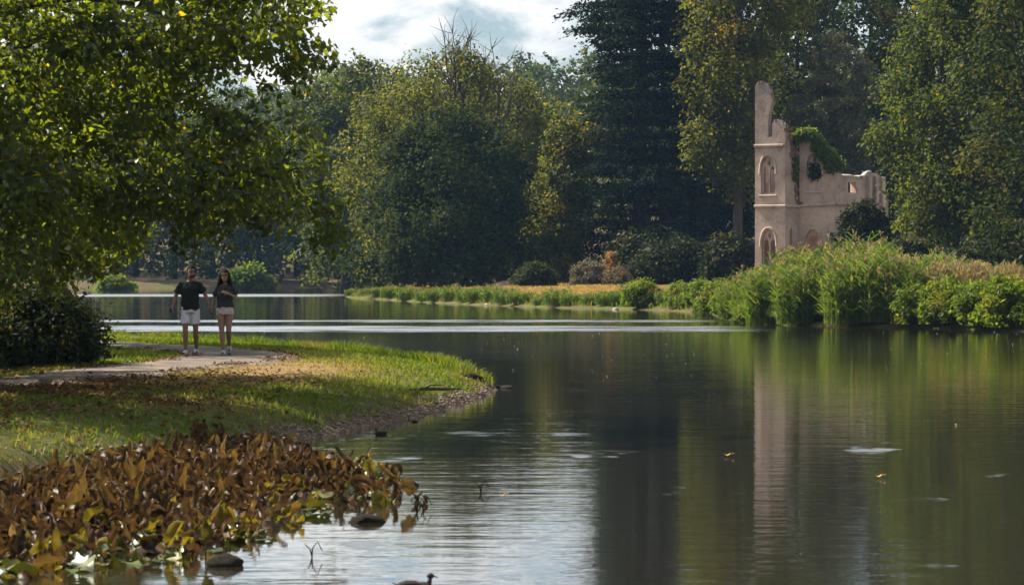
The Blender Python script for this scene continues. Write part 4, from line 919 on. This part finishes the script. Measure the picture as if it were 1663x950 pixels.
def litter():
    rng = np.random.default_rng(113)
    XY = scatter_land(rng, 7500, -13, -2.5, 29, 60, lambda x, y, r: (sdist(x, y, PEN) > .3) & ((seg_d(x, y, PATH) > .6 + .5 * r.random(len(x))) | (r.random(len(x)) < .10)) & (r.random(len(x)) < np.maximum(np.exp(-((x + 7) / 3) ** 2 - ((y - 38.5) / 6.0) ** 2), .5 * np.exp(-((seg_d(x, y, PATH) - 1.0) / .3) ** 2)) * (.55 + .45 * wob(x * 1.6, y * 1.6))))
    x, y = XY.T; n = len(x); P = np.stack([x, y, height(x, y) + rng.uniform(.012, .06, n)], -1)
    V, q, _ = cards(P, nrm(rng.normal(0, .45, (n, 3)) + np.array([0, 0, 1])), nrm(rng.normal(0, 1, (n, 3)) * np.array([1, 1, .25])), .075 * rng.uniform(.5, 1.4, n), .05 * rng.uniform(.6, 1.4, n), .3)
    tag(link('leaf_litter', fast_mesh('leaf_litter', V, [q], np.stack([rng.random(n), (rng.random(n) < .15) * rng.random(n), 0 * x], -1)), M['litter']), 'brown fallen leaves under the overhanging tree', 'leaves', kind='stuff')
litter()
def rock_mesh(name, seed, flat=.6, sub=2):
    import bmesh
    bm = bmesh.new(); bmesh.ops.create_icosphere(bm, subdivisions=sub, radius=1.0); rng = random.Random(seed)
    ax = [(Vector((rng.gauss(0, 1), rng.gauss(0, 1), rng.gauss(0, 1))).normalized(), rng.uniform(.62, .95)) for _ in range(9)]
    for v in bm.verts:
        for d, k in ax:
            e = v.co.dot(d)
            if e > k: v.co -= d * (e - k) * .85
        v.co *= 1 + .07 * math.sin(v.co.x * 5 + seed) * math.cos(v.co.y * 4) + .05 * math.sin(v.co.z * 9 + v.co.x * 7 + seed * 2) + (.03 * math.sin(v.co.y * 15 + seed) if sub > 2 else 0); v.co.z *= flat
    me = bpy.data.meshes.new(name); bm.to_mesh(me); bm.free(); return me
def pebbles():
    rng = np.random.default_rng(114); base = rock_mesh('pebble_src', 3, .65, 1); bv = np.array([v.co[:] for v in base.vertices]); bf = np.array([p.vertices[:] for p in base.polygons])
    XY = scatter_land(rng, 3000, -5, 0, 30, 54, lambda x, y, r: (lambda d: (d > -.16) & (d < .32) & (r.random(len(x)) < 1.05 - d * 2.9))(sdist(x, y, PEN)))
    x, y = XY.T; n = len(x); s = .01 + .028 * rng.random(n) ** 3; an = rng.random(n) * 6.283
    c, sn = np.cos(an)[:, None], np.sin(an)[:, None]; k = rng.uniform(.7, 1.4, (n, 1))
    V = np.stack([(bv[None, :, 0] * c - bv[None, :, 1] * sn * k), (bv[None, :, 0] * sn + bv[None, :, 1] * c * k), np.broadcast_to(bv[None, :, 2], (n, len(bv)))], -1) * s[:, None, None] + np.stack([x, y, height(x, y) + s * .2], -1)[:, None, :]
    tag(link('gravel', fast_mesh('gravel', V.reshape(-1, 3), [(np.arange(n)[:, None, None] * len(bv) + bf).reshape(-1, 3)], smooth=True), M['pebble']), 'pebbles and gravel along the near waterline', 'gravel', kind='stuff')
    bpy.data.meshes.remove(base)
pebbles()
def rock(label, X, Y, z, sx, sy, sz, seed, mat='stone', name='rock', rz=0.0):
    me = rock_mesh(name, seed, 1.0, 3); me.polygons.foreach_set('use_smooth', np.ones(len(me.polygons), dtype=bool))
    o = link(name, me, M[mat], None, (X, Y, z)); o.scale = (sx, sy, sz); o.rotation_euler.z = rz
    return tag(o, label, 'rock')
def wat(px, py): D = F * H / (py - HZ); return wx(px, D), D
x, y = wat(597, 848); rock('rounded dark rock in the water right of the brown leaves', x, y, 0, .16, .13, .075, 1)
x, y = wat(364, 918); rock('dark flat rock at the front edge of the leaf bed', x, y, 0, .15, .12, .085, 2)
x, y = wat(824, 630); rock('low dark stone in the water off the tip of the point', x, y, 0, .17, .2, .06, 5)
x, y = wat(808, 629); rock('small dark stone beside the low stone off the tip', x, y, 0, .10, .12, .05, 6)
x, y = wat(674, 685); rock('tiny dark stone in the water near the gravel bank', x, y, 0, .05, .05, .03, 8)
x, y = wat(770, 634); rock('dark wet boulder set in the gravel tip of the point', x - .1, y + .1, hz(x - .1, y + .1) - .07, .26, .34, .16, 9)
x, y = wat(506, 705); rock('dark wet boulder at the bank behind the brown leaves', x - .15, y + .2, .06, .28, .3, .16, 10)
for k, (px, py, s) in enumerate([(700, 491, .25), (709, 491.5, .2), (716, 492, .22), (735, 493, .2), (930, 500, .2), (945, 500.5, .16), (1000, 502.5, .18), (792, 496, .22)]):
    x, y = wat(px, py); rock('pale stone at the far waterline, %s counted from the left' % ordn[[0, 1, 2, 3, 5, 6, 7, 4][k]], x, y, .02, s, s * .8, s * .55, 20 + k, 'pale_stone')['group'] = 'pale stones at the far waterline'
# fallen branch on the gravel
mb = MB(); mb.tube([(0, 0, .03), (.3, .35, .06), (.62, .5, .05), (.9, .95, .03)], [.035, .03, .025, .012], n=7); mb.tube([(.3, .35, .06), (.42, .3, .12), (.6, .22, .13)], [.018, .012, .006], n=5)
x, y = wat(712, 662); o = mb.obj('fallen_branch', M['bark'], None, True, loc=(x - .55, y - .1, hz(x - .3, y + .3) - .02)); tag(o, 'short dark branch lying on the gravel bank', 'branch')

# ------------------------------------------------------------------ water plants in the foreground
def lily_leaf(seed, kind):
    """a limp curled leaf on its stalk (upright), or a floating pad; origin at the waterline"""
    rng = np.random.default_rng(seed); nu, nv = 7, 5; V = []
    L = rng.uniform(.09, .25); W = rng.uniform(.03, .085); h = rng.uniform(.0, .16) 
    curl = rng.uniform(1.2, 3.4); bend = rng.uniform(-.8, 2.0); az = rng.uniform(-.5, .5); tw = rng.uniform(-1.6, 1.6)
    if kind == 'pad':
        L = rng.uniform(.18, .28); W = L * .46; curl = rng.uniform(0, .7); bend = rng.uniform(-.2, .3)
    p = np.array([0, 0, 0.0]); th = (math.pi / 2 - rng.uniform(0, .5)) if kind != 'pad' else rng.uniform(-.06, .16)
    for i in range(nu):
        f = i / (nu - 1); w = W * (math.sin(math.pi * (0.10 + .86 * f) ** .8) ** .6) * (1 + .22 * math.sin(9 * f + seed)) + .006
        t3 = np.array([math.cos(th), 0, math.sin(th)]); n3 = np.array([-math.sin(th), 0, math.cos(th)]); s3 = np.array([0, 1, 0.])
        cr = curl * (.6 + .5 * f); ro = tw * f
        for j in range(nv):
            g = (j / (nv - 1) - .5) * 2; a = g * cr * .75
            s = (math.sin(a) / max(cr * .75, .05) if cr > .05 else g) * w; dn = (1 - math.cos(a)) / max(cr * .75, .05) * w
            q = p + (s3 * math.cos(ro) + n3 * math.sin(ro)) * s + (n3 * math.cos(ro) - s3 * math.sin(ro)) * (dn + .014 * math.sin(6 * f + 4 * g + seed) + rng.normal(0, .006))
            V.append(q)
        p = p + t3 * L / (nu - 1); th -= bend / (nu - 1) * (1 + f) if kind != 'pad' else bend / nu * .5
    V = np.array(V); z_off = h if kind != 'pad' else .015
    V[:, 2] += z_off; ii = np.arange(nu * nv).reshape(nu, nv)
    q = np.stack([ii[:-1, :-1], ii[:-1, 1:], ii[1:, 1:], ii[1:, :-1]], -1).reshape(-1, 4)
    tb = rng.random(); ta = (rng.random() < .22) * rng.random() * .8
    tint = np.array([(np.clip(tb + rng.normal(0, .18), 0, 1), np.clip(ta + rng.normal(0, .1), 0, 1), 0) for _ in range(len(q))])
    b = len(V); st = np.array([(-.008, 0, -.10), (.008, 0, -.10), (0, .012, -.10), (-.006, 0, z_off + .02), (.006, 0, z_off + .02), (0, .01, z_off + .02)])
    return np.concatenate([V, st]), np.concatenate([q, b + np.array([[0, 1, 4, 3], [1, 2, 5, 4], [2, 0, 3, 5]])]), np.concatenate([tint, np.tile([.2, .1, 0], (3, 1))])
M['lily_flat'] = M['lily_brown']
LILY = {k: [lily_leaf(200 + 40 * j + i, k2) for i in range(n)] for j, (k, k2, n) in enumerate([('lily_brown', 'up', 16), ('lily_yellow', 'up', 8), ('lily_pad', 'pad', 8), ('lily_flat', 'pad', 8)])}
LMESH = {}
for k, arr in LILY.items():
    LMESH[k] = []
    for i, (V, q, t) in enumerate(arr):
        me = fast_mesh('%s_%d' % (k, i), V, [q], t, smooth=True); me.materials.append(M[k]); LMESH[k].append(me)
BED = [(0, 800), (60, 790), (150, 770), (250, 742), (330, 730), (440, 735), (520, 755), (545, 790), (520, 830), (470, 865), (430, 888), (340, 905), (240, 920), (120, 934), (0, 948), (-120, 955), (-120, 800)]
def in_poly(x, y, P):
    c = np.zeros(np.shape(x), bool)
    for i in range(len(P)):
        (ax, ay), (bx, by) = P[i], P[(i + 1) % len(P)]
        if ay == by: continue
        c ^= ((ay > y) != (by > y)) & (x < (bx - ax) * (y - ay) / (by - ay) + ax)
    return c
BEDW = [wat(px, py) for px, py in BED]
def lily_bed():
    rng = np.random.default_rng(150)
    def pts(n, poly, sep):
        xs = [p[0] for p in poly]; ys = [p[1] for p in poly]; out = np.zeros((0, 2))
        while len(out) < n:
            c = np.stack([rng.uniform(min(xs), max(xs), n * 2), rng.uniform(min(ys), max(ys), n * 2)], -1); c = c[in_poly(c[:, 0], c[:, 1], poly)]
            c = c[sdist(c[:, 0], c[:, 1], PEN) < .25]; out = np.concatenate([out, c])
        return out[:n]
    P = pts(4700, BEDW, 0)
    # how far back in the bed: the front is pads and yellow leaves over open water, the back a brown thicket
    front = np.array([0.0] * len(P)); ppy = HZ + F * H / P[:, 1]; ppx = 831.5 + P[:, 0] / P[:, 1] * F
    edge = np.interp(ppx, [-120, 0, 120, 240, 330, 400, 450, 520, 545], [955, 948, 934, 920, 906, 893, 874, 830, 790]); gap = edge - ppy
    keep = rng.random(len(P)) < np.clip(.16 + gap / 75, 0, 1) * np.clip(.78 + .42 * wob(P[:, 0] * 2.2, P[:, 1] * 1.5), .12, 1); P, gap, ppx = P[keep], gap[keep], ppx[keep]
    kinds = np.where(rng.random(len(P)) < np.clip(.85 - gap / 60, .03, 1), np.where(rng.random(len(P)) < .55, 'lily_pad', 'lily_yellow'), np.where(rng.random(len(P)) < .07, 'lily_yellow', np.where(rng.random(len(P)) < .25, 'lily_flat', 'lily_brown')))
    order = np.argsort(P[:, 1])
    def root(label, sel_pts, sel_kinds, limit):
        c = sel_pts.mean(0); r = empty('water_lily_bed', (c[0], c[1], 0)); tag(r, label, 'water plants')
        Vs, Qs, Ts, b = [], [], [], 0
        for i, ((x, y), k) in enumerate(zip(sel_pts, sel_kinds)):
            j = int(rng.integers(len(LMESH[k]))); a = rng.uniform(0, 6.283); s = rng.uniform(.5, 1.1); tl = rng.normal(0, .6) if k not in ('lily_pad', 'lily_flat') else rng.normal(0, .06)
            if i < limit:
                o = link('leaf', LMESH[k][j], None, r, (x - c[0], y - c[1], max(0, hz(x, y)))); o.scale = (s, s, s * rng.uniform(.85, 1.2)); o.rotation_euler = (tl, rng.normal(0, .55) if k not in ('lily_pad', 'lily_flat') else 0, a)
            else:
                V, q, t = LILY['lily_flat' if k == 'lily_flat' else 'lily_brown'][j % 8 if k == 'lily_flat' else int(rng.integers(16))]; m = np.array((Matrix.Rotation(a, 3, 'Z') @ Matrix.Rotation(tl, 3, 'X')))
                Vs.append((V * s) @ m.T + np.array([x - c[0], y - c[1], max(0, hz(x, y))])); Qs.append(q + b); Ts.append(t); b += len(V)
        if Vs: tag(link('leaf_mass', fast_mesh('leaf_mass', np.concatenate(Vs), [np.concatenate(Qs)], np.concatenate(Ts), smooth=True), M['lily_brown'], r), kind='stuff')
        return r
    fr = gap < 34
    ordf = np.argsort(P[fr][:, 1]); root('yellow-green curled leaves and floating pads along the front of the leaf bed', P[fr][ordf], kinds[fr][ordf], 290)
    Pb, kb, xb = P[~fr], kinds[~fr], ppx[~fr]
    for lo_, hi_, lb in ((-999, 190, 'left part of the withered brown leaf thicket, cut by the frame edge'), (190, 360, 'middle part of the withered brown leaf thicket'), (360, 999, 'right part of the withered brown leaf thicket, by open water')):
        m_ = (xb >= lo_) & (xb < hi_); o_ = np.argsort(Pb[m_][:, 1]); root(lb, Pb[m_][o_], kb[m_][o_], 290)
    T2 = [wat(px, py) for px, py in [(530, 760), (600, 762), (640, 780), (655, 800), (640, 818), (580, 822), (530, 815)]]
    Q = pts(110, T2, 0); kk = np.where(rng.random(110) < .6, 'lily_brown', np.where(rng.random(110) < .65, 'lily_pad', 'lily_yellow')); root('sparse tail of brown leaves and pads reaching right from the leaf bed', Q, kk, 290)
    Q = np.array([wat(px, py) for px, py in [(668, 812), (675, 808), (683, 822), (688, 818), (655, 790), (640, 765)]]); root('last few withered leaves standing in open water right of the bed', Q, np.array(['lily_brown'] * 6), 290)
lily_bed()
# broken stalks standing in the water
for k, (px, py) in enumerate([(676, 832), (686, 828), (505, 905), (780, 800)]):
    x, y = wat(px, py); mb = MB()
    mb.tube([(0, 0, -.1), (.01, 0, .07), (.05, 0, .12), (.085, .01, .05)], [.006, .006, .005, .004], n=5); mb.tube([(.03, .02, -.1), (-.01, .02, .06), (-.05, .02, .10)], [.005, .005, .003], n=5)
    tag(mb.obj('plant_stalk', M['lily_brown'], None, loc=(x, y, 0)), ['bent dark stalk standing in water right of the leaf bed', 'second bent stalk right of the leaf bed, farther right', 'drooping stalk at the front right corner of the leaf bed', 'lone tiny stalk in bright open water'][k], 'stalk')
# floating leaves
for k, (px, py, s, mt, lb) in enumerate([(1181, 742, .055, 'gold_leaf', 'tiny pale leaf floating upright on dark water left of the ruin reflection'), (1427, 777, .05, 'gold_leaf', 'yellow leaf floating alone on the right side of the lake'), (815, 808, .045, 'gold_leaf', 'orange leaf floating on the bright water near the middle')]):
    x, y = wat(px, py); mb = MB(); V = []; n = 10
    for i in range(n): a = 2 * math.pi * i / n; rr_ = s * (1 - .35 * abs(math.sin(1.5 * a))); V.append((rr_ * math.cos(a), rr_ * 1.2 * math.sin(a), .012 + .03 * abs(math.cos(a))))
    V.append((0, 0, .01)); mb.add(V, [(i, (i + 1) % n, n) for i in range(n)]); mb.tube([(s, 0, .03), (s * 1.5, 0, .045)], [.004, .003], n=4)
    tag(mb.obj('floating_leaf', M[mt], None, loc=(x, y, .004)), lb, 'leaf')
rng_s = np.random.default_rng(160); XY = scatter_land(rng_s, 150, -12, 18, 24, 100, lambda x, y, r: (np.abs(x) < y * .19) & (sdist(x, y, PEN) < -.2) & (sdist(x, y, FAR) < -.6) & (r.random(len(x)) < np.where(y > 55, .9, .04)))
n = len(XY); Ps = np.stack([XY[:, 0], XY[:, 1], np.full(n, .012)], -1); V, q, _ = cards(Ps, nrm(rng_s.normal(0, .3, (n, 3)) + np.array([0, -.4, 1])), nrm(rng_s.normal(0, 1, (n, 3)) * np.array([1, 1, .3])), .026 * rng_s.uniform(.5, 1.6, n), .022 * rng_s.uniform(.5, 1.6, n))
tag(link('floating_fluff', fast_mesh('floating_fluff', V, [q]), M['speck']), 'pale specks of fluff drifting on the water', 'fluff', kind='stuff')

# ------------------------------------------------------------------ birds
def bird(name, label, loc, rz, s, kids=('feather', 'feather_head', 'bill')):
    root = empty(name, loc, rz); root.scale = (s, s, s)
    b = MB(); rings = [(-.17, .035, .006, .006), (-.13, .025, .03, .02), (-.08, .02, .052, .042), (0, .015, .066, .055), (.07, .018, .058, .052), (.115, .028, .036, .038), (.135, .035, .012, .014)]
    b.tube([(x, 0, z) for x, z, _, _ in rings], [r[2] for r in rings], [r[3] for r in rings], n=14, ref=(0, 0, 1)); b.obj('body', M[kids[0]], root, True)
    for sd in (-1, 1):
        w = MB(); w.tube([(-.15, sd * .015, .055), (-.09, sd * .045, .055), (0, sd * .058, .045), (.06, sd * .05, .035)], [.006, .022, .028, .01], [.006, .012, .012, .006], n=8, ref=(0, 1, 0)); w.obj('wing', M[kids[0]], root, True)
    h = MB(); h.tube([(.09, 0, .035), (.112, 0, .07), (.112, 0, .10)], [.028, .02, .02], n=10); h.ell((.118, 0, .118), (.031, .023, .025)); hd = h.obj('head', M[kids[1]], root, True)
    k = MB(); k.tube([(.143, 0, .116), (.165, 0, .110), (.186, 0, .104)], [.011, .008, .002], [.009, .006, .002], n=8, ref=(0, 0, 1)); k.obj('bill', M[kids[2]], hd, True)
    t = MB(); t.tube([(-.15, 0, .04), (-.20, 0, .06)], [.022, .012], [.008, .004], n=8, ref=(0, 0, 1)); t.obj('tail', M[kids[0]], root, True)
    return tag(root, label, 'bird')
x, y = wat(676, 957); bird('water_bird', 'dark brown duck swimming right at the bottom edge', (x, y, -.004), .05, .82)
x, y = wat(618, 705); bird('water_bird', 'small dark water bird near the gravel bank', (x, y, -.004), 2.6, .62)

# ------------------------------------------------------------------ people
def solid(mb, voxel, smooth, name):
    """overlapping lofts fused into one continuous skin"""
    me = mb.mesh(name); o = bpy.data.objects.new('tmp', me); col.objects.link(o)
    r = o.modifiers.new('r', 'REMESH'); r.mode = 'VOXEL'; r.voxel_size = voxel
    s = o.modifiers.new('s', 'SMOOTH'); s.factor = .5; s.iterations = smooth
    dg = bpy.context.evaluated_depsgraph_get(); dg.update()
    me2 = bpy.data.meshes.new_from_object(o.evaluated_get(dg)); me2.name = name
    bpy.data.objects.remove(o); bpy.data.meshes.remove(me)
    me2.polygons.foreach_set('use_smooth', np.ones(len(me2.polygons), dtype=bool)); return me2
def folds(me, amp, seed):
    n = len(me.vertices); co = np.zeros(n * 3, np.float32); me.vertices.foreach_get('co', co); co = co.reshape(-1, 3); no = np.zeros(n * 3, np.float32); me.vertices.foreach_get('normal', no); no = no.reshape(-1, 3)
    x, y, z = co.T; d = np.sin(z * 34 + 9 * np.sin(x * 7 + seed) + y * 12) * .5 + np.sin(x * 46 + z * 19 + seed * 2 + 3 * np.sin(z * 15)) * .5
    co = co + no * (amp * d)[:, None]; co[:, 2] += amp * .9 * np.sin(x * 30 + seed) * np.exp(-((z - z.min()) / .05) ** 2)
    me.vertices.foreach_set('co', co.astype(np.float32).ravel()); me.update(); return me
def lerp(a, b, t): return tuple(a[i] + (b[i] - a[i]) * t for i in range(3))
def hand(mb, wrist, dirv, side, curl=.5, s=1.0):
    w = Vector(wrist); d = Vector(dirv).normalized(); sd = Vector(side); sd = (sd - d * sd.dot(d)).normalized(); nm = d.cross(sd)
    mb.tube([w - d * .02, w + d * .03 * s, w + d * .085 * s], [.024 * s, .036 * s, .040 * s], [.019 * s, .018 * s, .015 * s], n=10, ref=nm)
    for k, L in enumerate((.072, .08, .075, .058)):
        b = w + d * .078 * s + sd * (-.028 + .019 * k) * s; p = [b]; dd = d.copy()
        for j in range(3):
            dd = (dd + nm * curl * .5).normalized(); p.append(p[-1] + dd * L * s / 3)
        mb.tube(p, [.0098 * s, .0094 * s, .0088 * s, .0075 * s], n=7, ref=nm)
    b = w + d * .025 * s - sd * .030 * s; mb.tube([b, b + (d * .6 - sd * .5 + nm * .3) * .035 * s, b + (d * 1.0 - sd * .5 + nm * .5) * .06 * s], [.013 * s, .011 * s, .0085 * s], n=7, ref=nm)
def person(spec):
    S = spec; root = empty('person', S['loc'], S.get('rz', 0)); tag(root, S['label'], 'person')
    k = S['h'] / 1.78; sw = S['sw']; hw = S['hw']; b = MB(); f = S['fem']
    hipz, chz, shz = .93 * k, 1.30 * k, 1.46 * k
    # torso
    b.tube([(0, 0, .86 * k), (0, 0, .94 * k), (0, -.005, 1.06 * k), (0, -.012, 1.20 * k), (0, -.012, 1.34 * k), (0, 0, 1.44 * k), (0, .005, 1.49 * k)],
           [hw * .80, hw, hw * (.84 if f else .93), hw * .98, sw * .86, sw * .72, .07], [.095, .115, .098, .112, .112, .085, .06], n=18, ref=(0, 1, 0))
    if f:
        for s in (-1, 1): b.ell((s * .075, -.085, 1.265 * k), (.062, .055, .062))
    b.tube([(0, .01, 1.44 * k), (0, 0, 1.52 * k), (0, -.012, 1.585 * k)], [.062, .054, .055] if not f else [.05, .043, .046], n=12)
    hx, hy = S['head'][0], S['head'][1]; hz_ = 1.665 * k; hr = .084 if not f else .077
    b.ell((hx, hy, hz_ + .012), (hr, .102, .118)); b.ell((hx, hy - .025, hz_ - .045), (hr * .78, .078, .074))       # skull, jaw
    fc = lambda dx, dy, dz: (hx + dx + S['turn'] * (-dy) * .9, hy + dy, hz_ + dz)
    b.tube([fc(0, -.092, .018), fc(0, -.112, -.012), fc(0, -.098, -.026)], [.010, .015, .012], n=7); b.ell(fc(0, -.088, -.052), (.026, .012, .011)); b.ell(fc(0, -.080, -.092), (.024, .02, .017))
    for s in (-1, 1): b.ell((hx + s * hr * 1.0, hy + .01, hz_ - .005), (.012, .022, .032)); b.ell(fc(s * .030, -.086, .030), (.022, .01, .010))
    # arms
    for A in S['arms']:
        sh, el, wr = [Vector(q) for q in A['j']]
        b.tube([(sh.x * .6, sh.y, sh.z - .01), tuple(sh), lerp(sh, el, .35), tuple(el), lerp(el, wr, .3), tuple(wr)], [.055, .058 if not f else .047, .050 if not f else .040, .038 if not f else .032, .041 if not f else .033, .025 if not f else .021], n=12)
        hand(b, wr, A['d'], A['s'], A.get('curl', .5), .95 if f else 1.05)
    # legs
    for Lg in S['legs']:
        hp, kn, an, toe = [Vector(q) for q in Lg]
        b.tube([tuple(hp + Vector((0, 0, .04))), lerp(hp, kn, .2), lerp(hp, kn, .6), tuple(kn), lerp(kn, an, .3), lerp(kn, an, .7), tuple(an)], [.082, .082, .066, .052, .056, .040, .034], n=14)
        d = (toe - an); d.z = 0; d.normalize(); b.tube([tuple(an + Vector((0, 0, .02)) - d * .01), tuple(an - d * .03 - Vector((0, 0, .045))), tuple(an + d * .06 - Vector((0, 0, .045))), tuple(toe)], [.035, .036, .04, .03], [.035, .035, .032, .02], n=10, ref=(0, 0, 1))
    link('body', solid(b, .0088, 2, 'body'), M[S['skin']], root)
    # shirt
    c = MB(); z1 = S['hem']
    c.tube([(0, 0, z1), (0, 0, z1 + .12), (0, -.01, 1.20 * k), (0, -.012, 1.34 * k), (0, 0, 1.44 * k), (0, .004, 1.485 * k)], [hw * 1.14, hw * 1.10, hw * 1.08, sw * .86, sw * .66, .075], [.142, .138, .14, .135, .108, .075], n=20, ref=(0, 1, 0))
    if f:
        for s in (-1, 1): c.ell((s * .075, -.092, 1.265 * k), (.074, .062, .072))
    for A in S['arms']:
        sh, el, wr = [Vector(q) for q in A['j']]; e = lerp(sh, el, .72)
        c.tube([(sh.x * .45, sh.y, sh.z + .02), tuple(sh + Vector((0, 0, -.005))), lerp(sh, el, .35), e], [.06, .066 if not f else .056, .070 if not f else .060, .078 if not f else .066], n=12)
    rs = random.Random(7)
    link('shirt', folds(solid(c, .011, 2, 'shirt'), .009, 1 + f), M[S['shirt']], root)
    # shorts
    c = MB(); zs = S['short']
    c.tube([(0, 0, .855 * k), (0, 0, .90 * k), (0, 0, z1 + .05)], [hw * 1.03, hw * 1.1, hw * 1.05], [.125, .132, .12], n=18, ref=(0, 1, 0))
    for Lg in S['legs']:
        hp, kn = Vector(Lg[0]), Vector(Lg[1]); t = (hp.z - zs) / (hp.z - kn.z); e = lerp(hp, kn, t)
        c.tube([tuple(hp + Vector((0, 0, .06))), lerp(hp, kn, t * .4), e], [.092, .094, .096] if not f else [.088, .088, .088], n=14)
    link('shorts', folds(solid(c, .011, 2, 'shorts'), .007, 3 + f), M[S['shorts']], root)
    for Lg in S['legs']:
        kn, an, toe = [Vector(q) for q in Lg[1:]]; d = (toe - an).normalized(); dh = Vector((d.x, d.y, 0)).normalized()
        sm = MB(); up = d.cross(Vector((-dh.y, dh.x, 0))); up = up if up.z > 0 else -up
        sm.tube([tuple(an - d * .055 - up * .035), tuple(an - d * .02 - up * .02), tuple(an + d * .05 - up * .025), tuple(an + d * .12 - up * .03), tuple(an + d * .175 - up * .038)], [.034, .046, .048, .047, .024], [.04, .052, .046, .034, .018], n=12, ref=tuple(up))
        sh_o = link('shoe', solid(sm, .009, 2, 'shoe'), M[S['shoe']], root)
        so = MB(); so.tube([tuple(an - d * .07 - up * .075), tuple(an + d * .05 - up * .075), tuple(an + d * .19 - up * .068)], [.042, .050, .03], [.013, .013, .010], n=10, ref=tuple(up)); so.obj('sole', M['sole'], sh_o, True)
    # hair
    c = MB(); c.ell((hx, hy + .014, hz_ + .038), (hr + .016, .116, .118))
    if not f:
        hm = solid(c, .01, 2, 'hair')
        import bmesh
        bm = bmesh.new(); bm.from_mesh(hm); bmesh.ops.delete(bm, geom=[v for v in bm.verts if (v.co.y - hy < -.05 and v.co.z < hz_ + .075) or v.co.z < hz_ - .05], context='VERTS'); bm.to_mesh(hm); bm.free()
        link('hair', hm, M['hair'], root)
        bd = MB(); bd.ell((hx - S['turn'] * -.05, hy - .05, hz_ - .078), (.058, .052, .045)); link('beard', solid(bd, .01, 2, 'beard'), M['hair'], root)
    else:
        rh = random.Random(3)
        for i in range(44):                                       # loose long locks
            a = math.pi * (-.12 + 1.24 * i / 43); r0 = hr + .008; x0, y0 = math.cos(a) * r0, math.sin(a) * .1 + .01
            L = rh.uniform(.24, .33); w = rh.uniform(.013, .02)
            c.tube([(hx + x0 * .5, hy + y0 * .5, hz_ + .12), (hx + x0 * 1.02, hy + y0, hz_ + .05), (hx + x0 * 1.2 + rh.gauss(0, .008), hy + y0 * 1.1, hz_ - .05), (hx + x0 * 1.5 + rh.gauss(0, .014), hy + y0 * 1.15, hz_ - .15), (hx + x0 * 1.55 + rh.gauss(0, .02), hy + y0 * 1.1 + rh.gauss(0, .01), hz_ + .06 - L)], [w, w * 1.2, w * 1.4, w * 1.4, w * .6], n=6)
        hm = solid(c, .009, 1, 'hair')
        import bmesh
        bm = bmesh.new(); bm.from_mesh(hm); bmesh.ops.delete(bm, geom=[v for v in bm.verts if v.co.y - hy < -.05 and v.co.z < hz_ + .07 and v.co.z > hz_ - .13 and abs(v.co.x - hx) < .066], context='VERTS'); bm.to_mesh(hm); bm.free()
        link('hair', hm, M['hair'], root)
    g = MB()
    for s in (-1, 1): g.ell(fc(s * .032, -.100, .022), (.028, .008, .021)); g.tube([fc(s * .056, -.092, .028), (hx + s * (hr + .006), hy, hz_ + .02)], .004, n=5)
    g.tube([fc(-.01, -.106, .03), fc(.01, -.106, .03)], .004, n=5); g.obj('sunglasses', M['black'], root, True)
    return root
PY = 55.2; mx, fx = (309 - 831.5) / F * PY, (366 - 831.5) / F * PY
gz = max(hz(mx, PY), hz(fx, PY)) + .02
man = person(dict(loc=(mx, PY, gz), h=1.76, sw=.225, hw=.165, fem=False, skin='skin_m', shirt='shirt_m', shorts='short_m', shoe='shoe', head=(.03, -.02), turn=.35, hem=.90, short=.62,
    arms=[dict(j=[(-.185, 0, 1.395), (-.295, .04, 1.17), (-.345, -.03, .985)], d=(-.12, -.1, -1), s=(0, 1, 0), curl=.7), dict(j=[(.185, 0, 1.395), (.30, .03, 1.19), (.375, -.05, 1.02)], d=(.35, -.12, -1), s=(0, -1, 0), curl=.6)],
    legs=[[(-.096, 0, .90), (-.095, -.04, .50), (-.09, -.02, .088), (-.125, -.2, .045)], [(.096, 0, .90), (.105, .02, .50), (.105, .16, .105), (.14, .0, .045)]],
    label='bearded man in dark green t-shirt and white shorts walking, holding hands'))
woman = person(dict(loc=(fx, PY - .05, gz), h=1.68, sw=.185, hw=.150, fem=True, skin='skin_f', shirt='shirt_f', shorts='short_f', shoe='shoe', head=(-.005, -.02), turn=0.0, hem=.955, short=.80,
    arms=[dict(j=[(-.148, 0, 1.325), (-.235, .05, 1.13), (-.262, -.02, .975)], d=(-.12, -.1, -1), s=(0, 1, 0), curl=.7), dict(j=[(.148, 0, 1.325), (.235, -.01, 1.13), (.085, -.185, 1.225)], d=(-.9, -.15, .35), s=(0, .3, 1), curl=.45)],
    legs=[[(-.086, 0, .86), (-.06, -.06, .475), (-.035, -.05, .088), (-.03, -.23, .05)], [(.086, 0, .86), (.075, -.05, .49), (.06, .20, .17), (.075, .06, .08)]],
    label='long-haired woman in charcoal top, pale shorts and sunglasses walking beside the man'))
mb = MB(); mb.tube([(mx - .38, PY - .03, gz + .90), (mx - .385, PY - .03, gz + .80), (mx - .36, PY - .03, gz + .70)], .006, n=5); mb.box((mx - .382, PY - .035, gz + .89), (.035, .03, .07))
tag(mb.obj('hand_strap', M['black'], None), 'small dark strap hanging from the right hand of the man', 'strap')

# ------------------------------------------------------------------ haze
hv = MB(); hv.box((0, 1105, 29.2), (5400, 3190, 61.6)); hm_, hn_, hl_, ho_ = newmat('haze')
pv = hn_.new('ShaderNodeVolumePrincipled'); pv.inputs['Color'].default_value = (0.36, 0.62, 1.0, 1); pv.inputs['Density'].default_value = 0.00011; pv.inputs['Anisotropy'].default_value = 0.0
hl_.new(pv.outputs[0], ho_.inputs['Volume'])
tag(hv.obj('haze', hm_), 'thin bluish haze over the lake', 'haze', kind='stuff')
